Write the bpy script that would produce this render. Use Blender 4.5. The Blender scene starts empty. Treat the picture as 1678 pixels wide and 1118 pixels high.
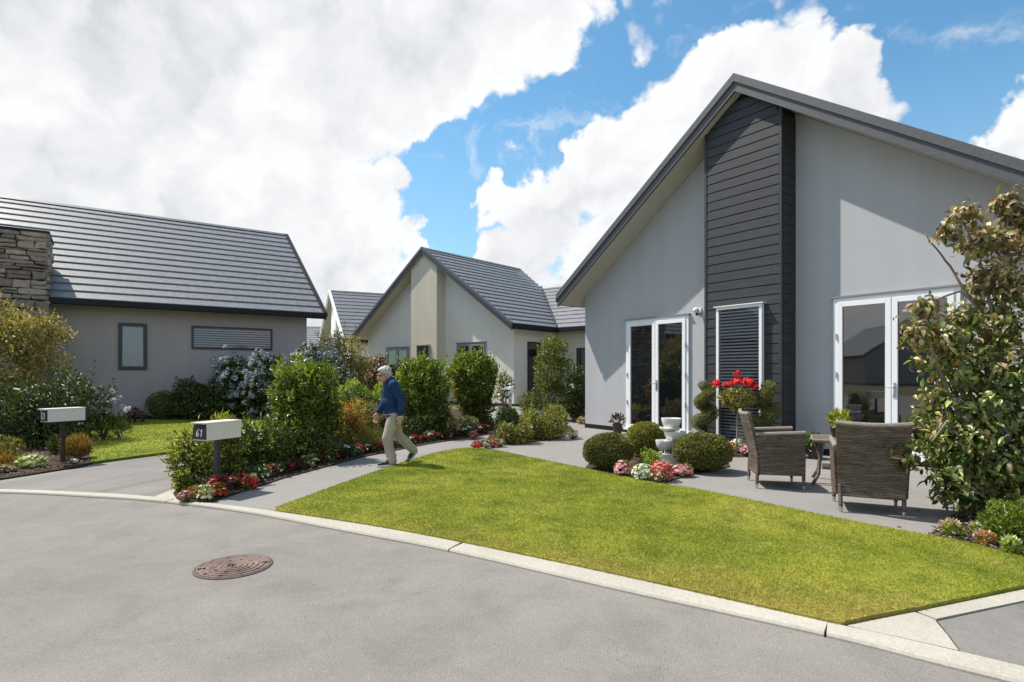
import bpy, bmesh, math, random
import numpy as np
from mathutils import Vector, Matrix, noise as mnoise
R = math.radians
rng = np.random.default_rng(7)
random.seed(7)
sc = bpy.context.scene
COL = sc.collection
F, H, CX, HY = 936.0, 1.5, 839.0, 610.0      # surveyed lens (px), eye height, centre column, horizon row

def gp(px, py, z=0.0):
    """ground survey: where the sight line through a photo point meets the level z"""
    Y = F * (H - z) / (py - HY)
    return ((px - CX) / F * Y, Y)

# ------------------------------------------------------------------ mesh helpers
class MB:
    def __init__(s): s.v = []; s.f = []
    def add(s, vs, fs):
        o = len(s.v); s.v += [tuple(v) for v in vs]; s.f += [tuple(i + o for i in f) for f in fs]; return s
    def box(s, a, b):
        x0, y0, z0 = a; x1, y1, z1 = b
        return s.add([(x0,y0,z0),(x1,y0,z0),(x1,y1,z0),(x0,y1,z0),(x0,y0,z1),(x1,y0,z1),(x1,y1,z1),(x0,y1,z1)],
                     [(0,3,2,1),(4,5,6,7),(0,1,5,4),(1,2,6,5),(2,3,7,6),(3,0,4,7)])
    def extrude(s, pts, vec):
        n = len(pts); v = Vector(vec)
        vs = [Vector(p) for p in pts] + [Vector(p) + v for p in pts]
        fs = [tuple(range(n - 1, -1, -1)), tuple(range(n, 2 * n))]
        fs += [(i, (i + 1) % n, n + (i + 1) % n, n + i) for i in range(n)]
        return s.add(vs, fs)
    def tube(s, pts, rad, seg=8, cap=True):
        pts = [Vector(p) for p in pts]; n = len(pts)
        if not hasattr(rad, '__len__'): rad = [rad] * n
        o = len(s.v); prev = None
        for i, p in enumerate(pts):
            d = (pts[min(i + 1, n - 1)] - pts[max(i - 1, 0)]).normalized()
            a = prev if prev is not None else (Vector((0, 0, 1)) if abs(d.z) < .9 else Vector((1, 0, 0)))
            a = (a - d * a.dot(d)); a = a.normalized() if a.length > 1e-6 else d.orthogonal().normalized()
            prev = a; b = d.cross(a)
            for k in range(seg):
                t = 2 * math.pi * k / seg
                s.v.append(tuple(p + (a * math.cos(t) + b * math.sin(t)) * rad[i]))
        for i in range(n - 1):
            for k in range(seg):
                k2 = (k + 1) % seg
                s.f.append((o + i*seg + k, o + i*seg + k2, o + (i+1)*seg + k2, o + (i+1)*seg + k))
        if cap:
            s.f.append(tuple(o + k for k in range(seg - 1, -1, -1)))
            s.f.append(tuple(o + (n-1)*seg + k for k in range(seg)))
        return s
    def lathe(s, prof, c=(0, 0, 0), seg=28):
        o = len(s.v); n = len(prof)
        for r, z in prof:
            for k in range(seg):
                t = 2 * math.pi * k / seg
                s.v.append((c[0] + r * math.cos(t), c[1] + r * math.sin(t), c[2] + z))
        for i in range(n - 1):
            for k in range(seg):
                k2 = (k + 1) % seg
                s.f.append((o + i*seg + k, o + i*seg + k2, o + (i+1)*seg + k2, o + (i+1)*seg + k))
        s.f.append(tuple(o + k for k in range(seg - 1, -1, -1)))
        s.f.append(tuple(o + (n-1)*seg + k for k in range(seg)))
        return s
    def ball(s, c, r, seg=16, rings=10, rot=None):
        if not hasattr(r, '__len__'): r = (r, r, r)
        o = len(s.v); c = Vector(c)
        for i in range(1, rings):
            ph = math.pi * i / rings
            for k in range(seg):
                t = 2 * math.pi * k / seg
                p = Vector((r[0]*math.sin(ph)*math.cos(t), r[1]*math.sin(ph)*math.sin(t), r[2]*math.cos(ph)))
                if rot is not None: p = rot @ p
                s.v.append(tuple(c + p))
        top = Vector((0, 0, r[2])); bot = Vector((0, 0, -r[2]))
        if rot is not None: top = rot @ top; bot = rot @ bot
        s.v.append(tuple(c + top)); s.v.append(tuple(c + bot)); T = len(s.v) - 2
        for k in range(seg):
            k2 = (k + 1) % seg
            s.f.append((T, o + k, o + k2))
            for i in range(rings - 2):
                s.f.append((o + i*seg + k, o + (i+1)*seg + k, o + (i+1)*seg + k2, o + i*seg + k2))
            s.f.append((o + (rings-2)*seg + k, T + 1, o + (rings-2)*seg + k2))
        return s

def link(o, parent=None):
    COL.objects.link(o)
    if parent is not None: o.parent = parent
    return o
def part(name, mb, mat, parent=None, smooth=False, bevel=0):
    me = bpy.data.meshes.new(name)
    me.from_pydata([tuple(map(float, v)) for v in mb.v], [], mb.f); me.update()
    if bevel:
        bm = bmesh.new(); bm.from_mesh(me)
        bmesh.ops.remove_doubles(bm, verts=bm.verts, dist=1e-5)
        bmesh.ops.bevel(bm, geom=bm.edges[:], offset=bevel, segments=2, affect='EDGES', clamp_overlap=True)
        bm.to_mesh(me); bm.free()
    if mat: me.materials.append(mat)
    if smooth:
        me.polygons.foreach_set('use_smooth', [True] * len(me.polygons))
        try: me.set_sharp_from_angle(angle=R(40))
        except Exception: pass
    return link(bpy.data.objects.new(name, me), parent)
def arr_part(name, V, tris, mat, parent=None, smooth=False):
    """fast mesh from numpy arrays"""
    me = bpy.data.meshes.new(name); V = np.asarray(V, np.float32); tris = np.asarray(tris, np.int32)
    k = tris.shape[1]; n = len(tris)
    me.vertices.add(len(V)); me.vertices.foreach_set('co', V.ravel())
    me.loops.add(n * k); me.loops.foreach_set('vertex_index', tris.ravel())
    me.polygons.add(n); me.polygons.foreach_set('loop_start', np.arange(n, dtype=np.int32) * k)
    me.update(calc_edges=True); me.validate()
    me.materials.append(mat)
    if smooth: me.polygons.foreach_set('use_smooth', [True] * n)
    return link(bpy.data.objects.new(name, me), parent)
def thing(name, label, cat, loc=(0, 0, 0), rz=0.0, group=None):
    o = bpy.data.objects.new(name, None); o.empty_display_size = .2
    o.location = loc; o.rotation_euler = (0, 0, rz); COL.objects.link(o)
    o['label'] = label; o['category'] = cat
    if group: o['group'] = group
    return o
def tag(o, label=None, cat=None, group=None, kind=None):
    for k, v in (('label', label), ('category', cat), ('group', group), ('kind', kind)):
        if v: o[k] = v
    return o
def copy_tree(o, parent=None):
    c = o.copy(); COL.objects.link(c)
    if parent is not None: c.parent = parent
    for ch in list(o.children): copy_tree(ch, c)
    return c

# ------------------------------------------------------------------ materials
class NT:
    def __init__(s, nt): s.nt = nt; s.L = nt.links
    def n(s, t, **kw):
        nd = s.nt.nodes.new(t)
        ins = kw.pop('i', {})
        for k, v in kw.items(): setattr(nd, k, v)
        for k, v in ins.items():
            if hasattr(v, 'is_linked') or isinstance(v, bpy.types.NodeSocket): s.L.new(v, nd.inputs[k])
            else: nd.inputs[k].default_value = v
        return nd
    def math(s, op, a, b=0.0, c=None):
        i = {0: a, 1: b}
        if c is not None: i[2] = c
        return s.n('ShaderNodeMath', operation=op, i=i).outputs[0]
    def ramp(s, fac, stops, interp='LINEAR'):
        nd = s.n('ShaderNodeValToRGB', i={0: fac}); cr = nd.color_ramp; cr.interpolation = interp
        while len(cr.elements) < len(stops): cr.elements.new(.5)
        for e, (p, c) in zip(cr.elements, stops):
            e.position = p; e.color = (*c, 1) if len(c) == 3 else c
        return nd.outputs[0]
    def mix(s, fac, a, b, blend='MIX'):
        nd = s.n('ShaderNodeMix', data_type='RGBA', blend_type=blend)
        for k, v in ((0, fac), (6, a), (7, b)):
            if isinstance(v, bpy.types.NodeSocket): s.L.new(v, nd.inputs[k])
            else: nd.inputs[k].default_value = (*v, 1) if hasattr(v, '__len__') and len(v) == 3 else v
        return nd.outputs[2]
    def noise(s, vec, scale, detail=4, rough=.55, dist=0.0):
        return s.n('ShaderNodeTexNoise', i={'Vector': vec, 'Scale': scale, 'Detail': detail, 'Roughness': rough, 'Distortion': dist}).outputs[0]
def mat(name, rough=.6, spec=.5, metal=0.0):
    m = bpy.data.materials.new(name); m.use_nodes = True
    t = NT(m.node_tree); b = m.node_tree.nodes['Principled BSDF']
    b.inputs['Roughness'].default_value = rough; b.inputs['Specular IOR Level'].default_value = spec; b.inputs['Metallic'].default_value = metal
    return m, t, b
def objco(t): return t.n('ShaderNodeTexCoord').outputs['Object']
def m_noise(name, c0, c1, scale=3, rough=.7, bump=0.0, bscale=60, spec=.4, detail=5, metal=0, bdist=.01, fine=None):
    m, t, b = mat(name, rough, spec, metal); co = objco(t)
    f = t.noise(co, scale, detail)
    c = t.ramp(f, [(.3, c0), (.7, c1)])
    if fine:
        g = t.noise(co, fine[0], 3, .7)
        c = t.mix(1.0, c, t.ramp(g, [(.3, (1 - fine[1],) * 3), (.7, (1 + fine[1],) * 3)]), 'MULTIPLY')
    t.L.new(c, b.inputs['Base Color'])
    if bump:
        h = t.noise(co, bscale, 6, .65)
        bn = t.n('ShaderNodeBump', i={'Strength': bump, 'Distance': bdist, 'Height': h})
        t.L.new(bn.outputs[0], b.inputs['Normal'])
    return m
def m_leaf(name, cols, rough=.45, trans=.3, spec=.45, varscale=2.2, gain=1.0):
    cols = [tuple(min(.85, x * gain) for x in c) for c in cols]
    m, t, b = mat(name, rough, spec)
    geo = t.n('ShaderNodeNewGeometry'); co = objco(t)
    n = len(cols); c = t.ramp(geo.outputs['Random Per Island'], [(i / max(1, n - 1), cc) for i, cc in enumerate(cols)])
    v = t.noise(co, varscale, 2)
    c = t.mix(1.0, c, t.ramp(v, [(.35, (.72, .72, .72)), (.65, (1.25, 1.22, 1.1))]), 'MULTIPLY')
    t.L.new(c, b.inputs['Base Color'])
    tr = t.n('ShaderNodeBsdfTranslucent'); t.L.new(t.mix(1.0, c, (1.25, 1.35, .6), 'MULTIPLY'), tr.inputs[0])
    mx = t.n('ShaderNodeMixShader', i={0: trans}); t.L.new(b.outputs[0], mx.inputs[1]); t.L.new(tr.outputs[0], mx.inputs[2])
    t.L.new(mx.outputs[0], m.node_tree.nodes['Material Output'].inputs[0])
    return m

def m_asphalt():
    m, t, b = mat('asphalt', .88, .25); co = objco(t)
    big = t.noise(co, .35, 4, .55); mid = t.noise(co, 2.3, 6, .65, .6); fine = t.noise(co, 240, 2, .8)
    c = t.ramp(big, [(.3, (.20, .186, .170)), (.5, (.225, .209, .191)), (.7, (.25, .232, .211))])
    c = t.mix(1.0, c, t.ramp(mid, [(.28, (.84, .84, .85)), (.5, (1, 1, 1)), (.75, (1.14, 1.13, 1.10))]), 'MULTIPLY')
    vo = t.n('ShaderNodeTexVoronoi', i={'Vector': co, 'Scale': 115.0})
    st = t.ramp(vo.outputs['Color'], [(.0, (.72, .71, .7)), (.45, (.96, .95, .94)), (.8, (1.04, 1.03, 1.0)), (1, (1.35, 1.32, 1.26))])
    c = t.mix(.6, c, t.mix(1.0, c, st, 'MULTIPLY'))
    # scattered dark crumbs and a few oily stains
    sp = t.n('ShaderNodeTexVoronoi', i={'Vector': co, 'Scale': 9.0, 'Randomness': 1.0}).outputs['Distance']
    c = t.mix(t.ramp(sp, [(.035, (.75,) * 3), (.075, (0, 0, 0))]), c, (.07, .065, .06))
    sp2 = t.n('ShaderNodeTexVoronoi', i={'Vector': co, 'Scale': 17.0, 'Randomness': 1.0}).outputs['Distance']
    c = t.mix(t.ramp(sp2, [(.04, (.6,) * 3), (.09, (0, 0, 0))]), c, (.42, .4, .37))
    stn = t.noise(co, .8, 5, .7, 1.5)
    c = t.mix(t.ramp(stn, [(.62, (0, 0, 0)), (.75, (.35,) * 3)]), c, (.13, .122, .115))
    t.L.new(c, b.inputs['Base Color'])
    h = t.math('ADD', fine, t.math('MULTIPLY', vo.outputs['Distance'], 1.2))
    bn = t.n('ShaderNodeBump', i={'Strength': .5, 'Distance': .006, 'Height': h}); t.L.new(bn.outputs[0], b.inputs['Normal'])
    return m
def m_concrete(name, c0, c1, joints=False):
    m, t, b = mat(name, .85, .25); co = objco(t)
    c = t.ramp(t.noise(co, .9, 6, .6), [(.3, c0), (.7, c1)])
    c = t.mix(1.0, c, t.ramp(t.noise(co, 130, 3, .75), [(.3, (.84,) * 3), (.7, (1.14,) * 3)]), 'MULTIPLY')
    if joints:      # tyre tracks worn along the drive
        mp = t.n('ShaderNodeMapping', vector_type='TEXTURE', i={'Vector': co, 'Rotation': (0, 0, R(-13)), 'Scale': (.45, 9.0, 1.0)})
        c = t.mix(t.ramp(t.noise(mp.outputs[0], 1.0, 5, .6), [(.5, (0, 0, 0)), (.68, (.55,) * 3)]), c, (.105, .096, .09))
    sp = t.n('ShaderNodeTexVoronoi', i={'Vector': co, 'Scale': 60.0}).outputs['Color']
    c = t.mix(.6, c, t.mix(1.0, c, t.ramp(sp, [(0, (.8,) * 3), (.9, (1.08,) * 3), (1, (1.25,) * 3)]), 'MULTIPLY'))
    t.L.new(c, b.inputs['Base Color'])
    bn = t.n('ShaderNodeBump', i={'Strength': .3, 'Distance': .004, 'Height': t.noise(co, 150, 3, .7)}); t.L.new(bn.outputs[0], b.inputs['Normal'])
    return m
def m_lawn(name, blades):
    m, t, b = mat(name, .75, .15)
    pos = t.n('ShaderNodeNewGeometry')
    co = pos.outputs['Position']
    big = t.noise(co, .55, 4, .6, .5)
    c = t.ramp(big, [(.28, (.205, .25, .030)), (.5, (.315, .340, .046)), (.72, (.43, .415, .075))])
    dry = t.noise(co, 1.3, 5, .65, .4)
    c = t.mix(t.ramp(dry, [(.52, (0, 0, 0)), (.74, (.42,) * 3)]), c, (.50, .45, .14))
    dk = t.noise(co, 3.1, 4, .6)
    c = t.mix(1.0, c, t.ramp(dk, [(.3, (.64, .73, .62)), (.52, (1, 1, 1)), (.72, (1.12, 1.08, 1.08))]), 'MULTIPLY')
    # scorched strip beside the kerb
    kd = t.n('ShaderNodeVectorMath', operation='DOT_PRODUCT', i={0: co, 1: (.44, .90, 0)}).outputs['Value']
    kb = t.math('ADD', kd, t.math('MULTIPLY', t.noise(co, 2.0, 4), 1.1))
    c = t.mix(t.ramp(t.math('MULTIPLY', kb, .1), [(.445, (.6,) * 3), (.525, (0, 0, 0))]), c, (.46, .33, .10))
    if blades:
        c = t.mix(1.0, c, t.ramp(pos.outputs['Random Per Island'], [(0, (.78, .82, .75)), (.6, (1, 1, 1)), (1, (1.28, 1.22, 1.15))]), 'MULTIPLY')
        tr = t.n('ShaderNodeBsdfTranslucent', i={0: c}); mx = t.n('ShaderNodeMixShader', i={0: .35})
        t.L.new(b.outputs[0], mx.inputs[1]); t.L.new(tr.outputs[0], mx.inputs[2])
        t.L.new(mx.outputs[0], m.node_tree.nodes['Material Output'].inputs[0])
    else:
        c = t.mix(1.0, c, t.ramp(t.noise(co, 55, 4, .8), [(.3, (.45, .5, .45)), (.7, (1.1, 1.1, 1.0))]), 'MULTIPLY')
        bn = t.n('ShaderNodeBump', i={'Strength': .8, 'Distance': .02, 'Height': t.noise(co, 60, 4, .8)}); t.L.new(bn.outputs[0], b.inputs['Normal'])
    t.L.new(c, b.inputs['Base Color'])
    return m
def m_plaster(name, c, amp=.06):
    m, t, b = mat(name, .9, .2); co = objco(t)
    f = t.noise(co, .8, 5, .6)
    cc = t.ramp(f, [(.3, tuple(x * (1 - amp) for x in c)), (.7, tuple(x * (1 + amp) for x in c))])
    # faint weathering drifting down the wall
    mp = t.n('ShaderNodeMapping', i={'Vector': co, 'Scale': (3.0, 3.0, .25)})
    cc = t.mix(1.0, cc, t.ramp(t.noise(mp.outputs[0], 1.0, 5, .6), [(.3, (.95,) * 3), (.7, (1.03,) * 3)]), 'MULTIPLY')
    t.L.new(cc, b.inputs['Base Color'])
    bn = t.n('ShaderNodeBump', i={'Strength': .35, 'Distance': .004, 'Height': t.noise(co, 90, 5, .7)}); t.L.new(bn.outputs[0], b.inputs['Normal'])
    return m
def m_roof(name, c):
    m, t, b = mat(name, .42, .5); co = objco(t)
    mp = t.n('ShaderNodeMapping', i={'Vector': co, 'Scale': (1.0, 1.0, 1.0)})
    f = t.noise(mp.outputs[0], 7, 6, .7)
    cc = t.ramp(f, [(.3, tuple(x * .72 for x in c)), (.7, tuple(x * 1.28 for x in c))])
    g = t.noise(co, 70, 3, .7)
    cc = t.mix(1.0, cc, t.ramp(g, [(.3, (.82,) * 3), (.7, (1.16,) * 3)]), 'MULTIPLY')
    t.L.new(cc, b.inputs['Base Color'])
    bn = t.n('ShaderNodeBump', i={'Strength': .4, 'Distance': .008, 'Height': f}); t.L.new(bn.outputs[0], b.inputs['Normal'])
    return m
def m_siding():
    m, t, b = mat('black_stained_boards', .55, .4); co = objco(t)
    mp = t.n('ShaderNodeMapping', i={'Vector': co, 'Scale': (2.5, 2.5, 40)})
    g = t.noise(mp.outputs[0], 1.0, 5, .65, .4)
    cc = t.ramp(g, [(.25, (.020, .021, .025)), (.75, (.046, .047, .054))])
    t.L.new(cc, b.inputs['Base Color'])
    bn = t.n('ShaderNodeBump', i={'Strength': .35, 'Distance': .004, 'Height': g}); t.L.new(bn.outputs[0], b.inputs['Normal'])
    return m
def m_rattan():
    m, t, b = mat('rattan', .5, .4); co = objco(t)
    sx = t.n('ShaderNodeSeparateXYZ', i={0: co})
    z = sx.outputs[2]; w = t.math('ADD', sx.outputs[0], sx.outputs[1])
    row = t.math('FLOOR', t.math('MULTIPLY', z, 62))
    ph = t.math('MULTIPLY', t.math('MODULO', row, 2), math.pi)
    bz = t.math('ABSOLUTE', t.math('SINE', t.math('MULTIPLY', z, 62 * math.pi)))
    bw = t.math('SINE', t.math('ADD', t.math('MULTIPLY', w, 120), ph))
    h = t.math('MULTIPLY', bz, t.math('ADD', .75, t.math('MULTIPLY', bw, .25)))
    cv = t.n('ShaderNodeCombineXYZ', i={0: t.math('MULTIPLY', w, .9), 1: 0.0, 2: t.math('MULTIPLY', row, .61)})
    g = t.noise(cv.outputs[0], 5, 3, .7)
    cc = t.ramp(g, [(.3, (.070, .048, .036)), (.5, (.155, .112, .084)), (.72, (.30, .235, .185))])
    cc = t.mix(1.0, cc, t.ramp(h, [(.1, (.22,) * 3), (.6, (1, 1, 1))]), 'MULTIPLY')  # gaps between strands darkened in the colour, standing in for crevice shade
    t.L.new(cc, b.inputs['Base Color'])
    bn = t.n('ShaderNodeBump', i={'Strength': .9, 'Distance': .006, 'Height': h}); t.L.new(bn.outputs[0], b.inputs['Normal'])
    return m
def m_glass(name, base, alpha_mix=0.0):
    m, t, b = mat(name, .02, .9); b.inputs['Base Color'].default_value = (*base, 1); b.inputs['IOR'].default_value = 1.85
    co = objco(t)
    if not alpha_mix:
        bn = t.n('ShaderNodeBump', i={'Strength': .02, 'Distance': .02, 'Height': t.noise(co, 1.5, 2)}); t.L.new(bn.outputs[0], b.inputs['Normal'])
    if alpha_mix:
        tr = t.n('ShaderNodeBsdfTransparent', i={0: (.88, .88, .90, 1)}); gl = t.n('ShaderNodeBsdfGlossy', i={'Roughness': .02})
        fr = t.n('ShaderNodeFresnel', i={0: 1.5}); mx = t.n('ShaderNodeMixShader', i={0: fr.outputs[0]})
        t.L.new(tr.outputs[0], mx.inputs[1]); t.L.new(gl.outputs[0], mx.inputs[2])
        t.L.new(mx.outputs[0], m.node_tree.nodes['Material Output'].inputs[0])
    return m
def m_stone():
    m, t, b = mat('schist_stone', .85, .3); co = objco(t); geo = t.n('ShaderNodeNewGeometry')
    c = t.ramp(geo.outputs['Random Per Island'], [(0, (.20, .155, .130)), (.3, (.31, .245, .205)), (.6, (.39, .32, .265)), (.8, (.23, .20, .18)), (1, (.46, .385, .32))])
    c = t.mix(1.0, c, t.ramp(t.noise(co, 9, 6, .7, .6), [(.3, (.6,) * 3), (.7, (1.3,) * 3)]), 'MULTIPLY')
    t.L.new(c, b.inputs['Base Color'])
    bn = t.n('ShaderNodeBump', i={'Strength': .9, 'Distance': .03, 'Height': t.noise(co, 14, 6, .7)}); t.L.new(bn.outputs[0], b.inputs['Normal'])
    return m
def m_plain(name, c, rough=.5, spec=.5, metal=0.0, var=.06, scale=12):
    return m_noise(name, tuple(x * (1 - var) for x in c), tuple(x * (1 + var) for x in c), scale, rough, spec=spec, metal=metal)

M = dict(
    asphalt=m_asphalt(), concrete=m_concrete('concrete', (.215, .204, .190), (.26, .247, .232)),
    drive=m_concrete('driveway_concrete', (.185, .172, .160), (.235, .219, .204), True),
    kerb=m_concrete('kerb_concrete', (.37, .342, .29), (.46, .427, .365)),
    lawn=m_lawn('turf', False), blade=m_lawn('grass_blades', True),
    soil=m_noise('soil', (.035, .024, .017), (.075, .052, .036), 14, .95, .9, 70, .15, fine=(90, .4)),
    earth=m_noise('earth', (.10, .10, .045), (.15, .14, .06), 2, .95, .4, 40, .15),
    wall_grey=m_plaster('grey_render', (.435, .435, .455), .03), wall_taupe=m_plaster('taupe_render', (.395, .355, .355), .03),
    wall_cream=m_plaster('pale_render', (.72, .69, .64), .03), wall_beige=m_plaster('beige_render', (.60, .55, .45), .03),
    soffit=m_plain('soffit_paint', (.50, .475, .41), .6), roof=m_roof('dark_roof_tile', (.172, .170, .176)),
    barge=m_noise('charcoal_barge', (.074, .075, .084), (.10, .102, .113), 18, .5, .25, 60),
    gutter=m_plain('black_gutter', (.012, .013, .016), .55, .25), siding=m_siding(),
    white=m_plain('white_aluminium', (.80, .81, .83), .35, var=.02), greyal=m_plain('grey_aluminium', (.24, .24, .25), .4),
    darkal=m_plain('dark_aluminium', (.022, .025, .034), .35), glass=m_glass('dark_glass', (.006, .007, .009)),
    clear=m_glass('clear_glass', (.01, .01, .01), .5), blind=m_plain('blind_slats', (.84, .85, .87), .45),
    blindg=m_plain('pale_blind', (.70, .71, .76), .6), steel=m_plain('steel', (.55, .55, .56), .3, metal=.9),
    stone=m_stone(), mortar=m_plain('dark_mortar', (.05, .045, .04), .95), rattan=m_rattan(),
    rail=m_noise('rattan_rail', (.18, .148, .12), (.33, .285, .24), 60, .5, .6, 200), cushion=m_plain('cushion', (.25, .235, .21), .9),
    twig=m_noise('twiggy_green', (.018, .022, .010), (.05, .055, .022), 40, .9, .9, 70),
    bark=m_noise('bark', (.12, .095, .07), (.24, .20, .155), 25, .9, .6, 60), darkbark=m_noise('dark_bark', (.04, .03, .022), (.09, .07, .05), 25, .9, .6, 60),
    mailbox=m_plain('cream_metal', (.68, .65, .57), .4, var=.03), post=m_plain('dark_post', (.028, .030, .032), .5),
    plate=m_plain('black_plate', (.012, .013, .015), .3), numeral=m_plain('white_numeral', (.85, .85, .85), .5),
    brownpost=m_noise('brown_post', (.035, .018, .010), (.06, .032, .018), 20, .7), ceramic=m_noise('white_stoneware', (.66, .65, .61), (.80, .79, .76), 5, .6, .2, 60),
    pot=m_plain('black_pot', (.014, .014, .015), .4), rustpot=m_plain('brown_pot', (.045, .03, .026), .5),
    iron=m_noise('rusty_iron', (.115, .078, .065), (.23, .155, .128), 9, .75, .5, 90, .4, fine=(120, .3)), irond=m_noise('iron_frame', (.07, .052, .044), (.13, .098, .08), 14, .8, .4, 90),
    timber=m_noise('dark_timber', (.035, .024, .018), (.07, .05, .038), 6, .8, .4, 40), mulch=m_leaf('bark_mulch', [(.05, .032, .024), (.11, .075, .055), (.20, .15, .12), (.30, .25, .21)], .9, 0.0),
)
G = dict(
    camellia=m_leaf('camellia_leaf', [(.034, .048, .010), (.062, .088, .013), (.10, .135, .018), (.165, .20, .034)], .34, .28, gain=1.5),
    fresh=m_leaf('new_leaf', [(.09, .125, .018), (.15, .20, .028), (.22, .27, .045)], .36, .32, gain=1.3),
    dark=m_leaf('dark_leaf', [(.020, .030, .009), (.038, .054, .013), (.062, .085, .018)], .45, .2, gain=1.55),
    deep=m_leaf('deep_leaf', [(.026, .041, .013), (.046, .070, .018), (.078, .105, .026)], .45, .22, gain=1.55),
    yellow=m_leaf('yellow_green_leaf', [(.08, .095, .014), (.17, .19, .022), (.29, .29, .045), (.36, .35, .10)], .45, .35, gain=1.55),
    lime=m_leaf('lime_leaf', [(.10, .15, .014), (.18, .25, .022), (.27, .34, .04)], .5, .4, gain=1.55),
    gold=m_leaf('gold_leaf', [(.17, .115, .04), (.29, .21, .08), (.38, .30, .13), (.13, .115, .035), (.44, .37, .19)], .5, .3, gain=1.25),
    goldg=m_leaf('olive_gold_leaf', [(.085, .085, .022), (.15, .135, .035), (.23, .19, .06), (.31, .26, .12)], .5, .3, gain=1.55),
    orange=m_leaf('orange_leaf', [(.26, .12, .025), (.38, .19, .04), (.30, .21, .05), (.15, .15, .03)], .5, .4, gain=1.55),
    olive=m_leaf('olive_leaf', [(.05, .065, .012), (.095, .11, .018), (.16, .155, .030), (.13, .085, .03)], .45, .3, gain=1.55),
    box=m_leaf('box_leaf', [(.040, .058, .012), (.075, .095, .018), (.12, .125, .03), (.15, .10, .04)], .45, .25, gain=1.55),
    boxy=m_leaf('bright_box_leaf', [(.085, .105, .012), (.15, .165, .02), (.22, .215, .035), (.21, .14, .04)], .45, .3, gain=1.55),
    topi=m_leaf('topiary_leaf', [(.060, .070, .018), (.10, .112, .025), (.15, .155, .036)], .6, .2, gain=1.55),
    curl=m_leaf('curled_leaf', [(.030, .046, .012), (.055, .078, .018), (.09, .115, .024), (.20, .195, .07)], .34, .22, varscale=1.2, gain=2.1),
    curlb=m_leaf('dried_leaf', [(.075, .046, .022), (.13, .085, .04), (.24, .175, .095), (.08, .065, .024), (.38, .32, .21)], .5, .2, varscale=1.2, gain=1.75),
    redleaf=m_leaf('bronze_leaf', [(.045, .018, .012), (.08, .028, .018), (.05, .05, .016)], .4, .2, gain=1.55),
    maroon=m_leaf('maroon_leaf', [(.035, .016, .014), (.07, .035, .026), (.28, .24, .2)], .4, .2, gain=1.55),
    straw=m_leaf('straw_leaf', [(.20, .11, .035), (.30, .18, .06), (.14, .11, .035)], .6, .35, gain=1.55),
    sage=m_leaf('sage_leaf', [(.10, .11, .05), (.16, .16, .08), (.09, .075, .03)], .6, .3, gain=1.55),
    white=m_leaf('white_petal', [(.74, .74, .68), (.80, .80, .76), (.70, .68, .60)], .55, .25, varscale=8),
    red=m_leaf('red_petal', [(.55, .012, .022), (.66, .022, .03), (.45, .01, .02)], .5, .25, varscale=8),
    scarlet=m_leaf('scarlet_petal', [(.70, .015, .025), (.80, .03, .045)], .5, .3, varscale=8),
    pink=m_leaf('pink_petal', [(.72, .30, .36), (.78, .42, .46), (.65, .18, .26)], .55, .25, varscale=8),
    coral=m_leaf('coral_petal', [(.72, .12, .12), (.76, .2, .2), (.62, .07, .09)], .55, .25, varscale=8),
    peach=m_leaf('peach_petal', [(.70, .46, .38), (.75, .56, .48), (.66, .38, .30)], .55, .25, varscale=8),
    cream=m_leaf('cream_petal', [(.62, .62, .36), (.72, .70, .5), (.5, .52, .2)], .55, .25, varscale=8),
    blue=m_leaf('blue_petal', [(.22, .24, .37), (.33, .35, .46), (.46, .48, .55), (.17, .19, .33)], .6, .2, varscale=5),
    lilac=m_leaf('lilac_petal', [(.42, .40, .62), (.55, .52, .72)], .6, .2, varscale=5),
)
# ------------------------------------------------------------------ foliage
def unit(a): return a / np.maximum(np.linalg.norm(a, axis=-1, keepdims=True), 1e-9)
def rdirs(n): return unit(rng.normal(size=(n, 3)))
def leaf_arrays(P, D, N, L, W, fold=.25, droop=.12):
    n = len(P); D = unit(D); S = unit(np.cross(D, N)); N2 = np.cross(S, D)
    L = np.broadcast_to(np.asarray(L, float).reshape(-1, 1), (n, 1)); W = np.broadcast_to(np.asarray(W, float).reshape(-1, 1), (n, 1))
    mid = P + D * L * .45
    V = np.stack([P, mid + S * W * .5 + N2 * W * fold, P + D * L - N2 * L * droop, mid - S * W * .5 + N2 * W * fold], 1).reshape(-1, 3)
    i = (np.arange(n) * 4)[:, None]
    T = np.concatenate([i + [0, 1, 2], i + [0, 2, 3]], 1).reshape(-1, 3)
    return V, T
def curl_arrays(P, D, N, L, W, curl):
    """broad pointed leaf of two rows of quads, bent along its length and cupped across it"""
    n = len(P); D = unit(D); S = unit(np.cross(D, N)); N2 = np.cross(S, D)
    L = L.reshape(-1, 1); W = W.reshape(-1, 1); c = curl.reshape(-1, 1)
    ts = (0, .18, .38, .58, .78, 1.0); ws = (.04, .36, .5, .44, .26, .01); cols = []
    for t_, w_ in zip(ts, ws):
        a = c * t_ ** 1.3; mid = P + D * L * (np.sin(np.maximum(c, .05) * t_) / np.maximum(c, .05)) - N2 * L * ((1 - np.cos(c * t_)) / np.maximum(c, .05))
        lift = N2 * np.cos(c * t_) + D * np.sin(c * t_)
        cols += [mid - S * W * w_ + lift * W * w_ * .42, mid, mid + S * W * w_ + lift * W * w_ * .42]
    V = np.stack(cols, 1).reshape(-1, 3); i = (np.arange(n) * 18)[:, None]; F4 = []
    for r in range(5):
        for q in (0, 1):
            a_, b_ = r * 3 + q, r * 3 + q + 1
            F4 += [[a_, b_, b_ + 3], [a_, b_ + 3, a_ + 3]]
    T = np.concatenate([i + f for f in F4], 1).reshape(-1, 3)
    return V, T
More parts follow.
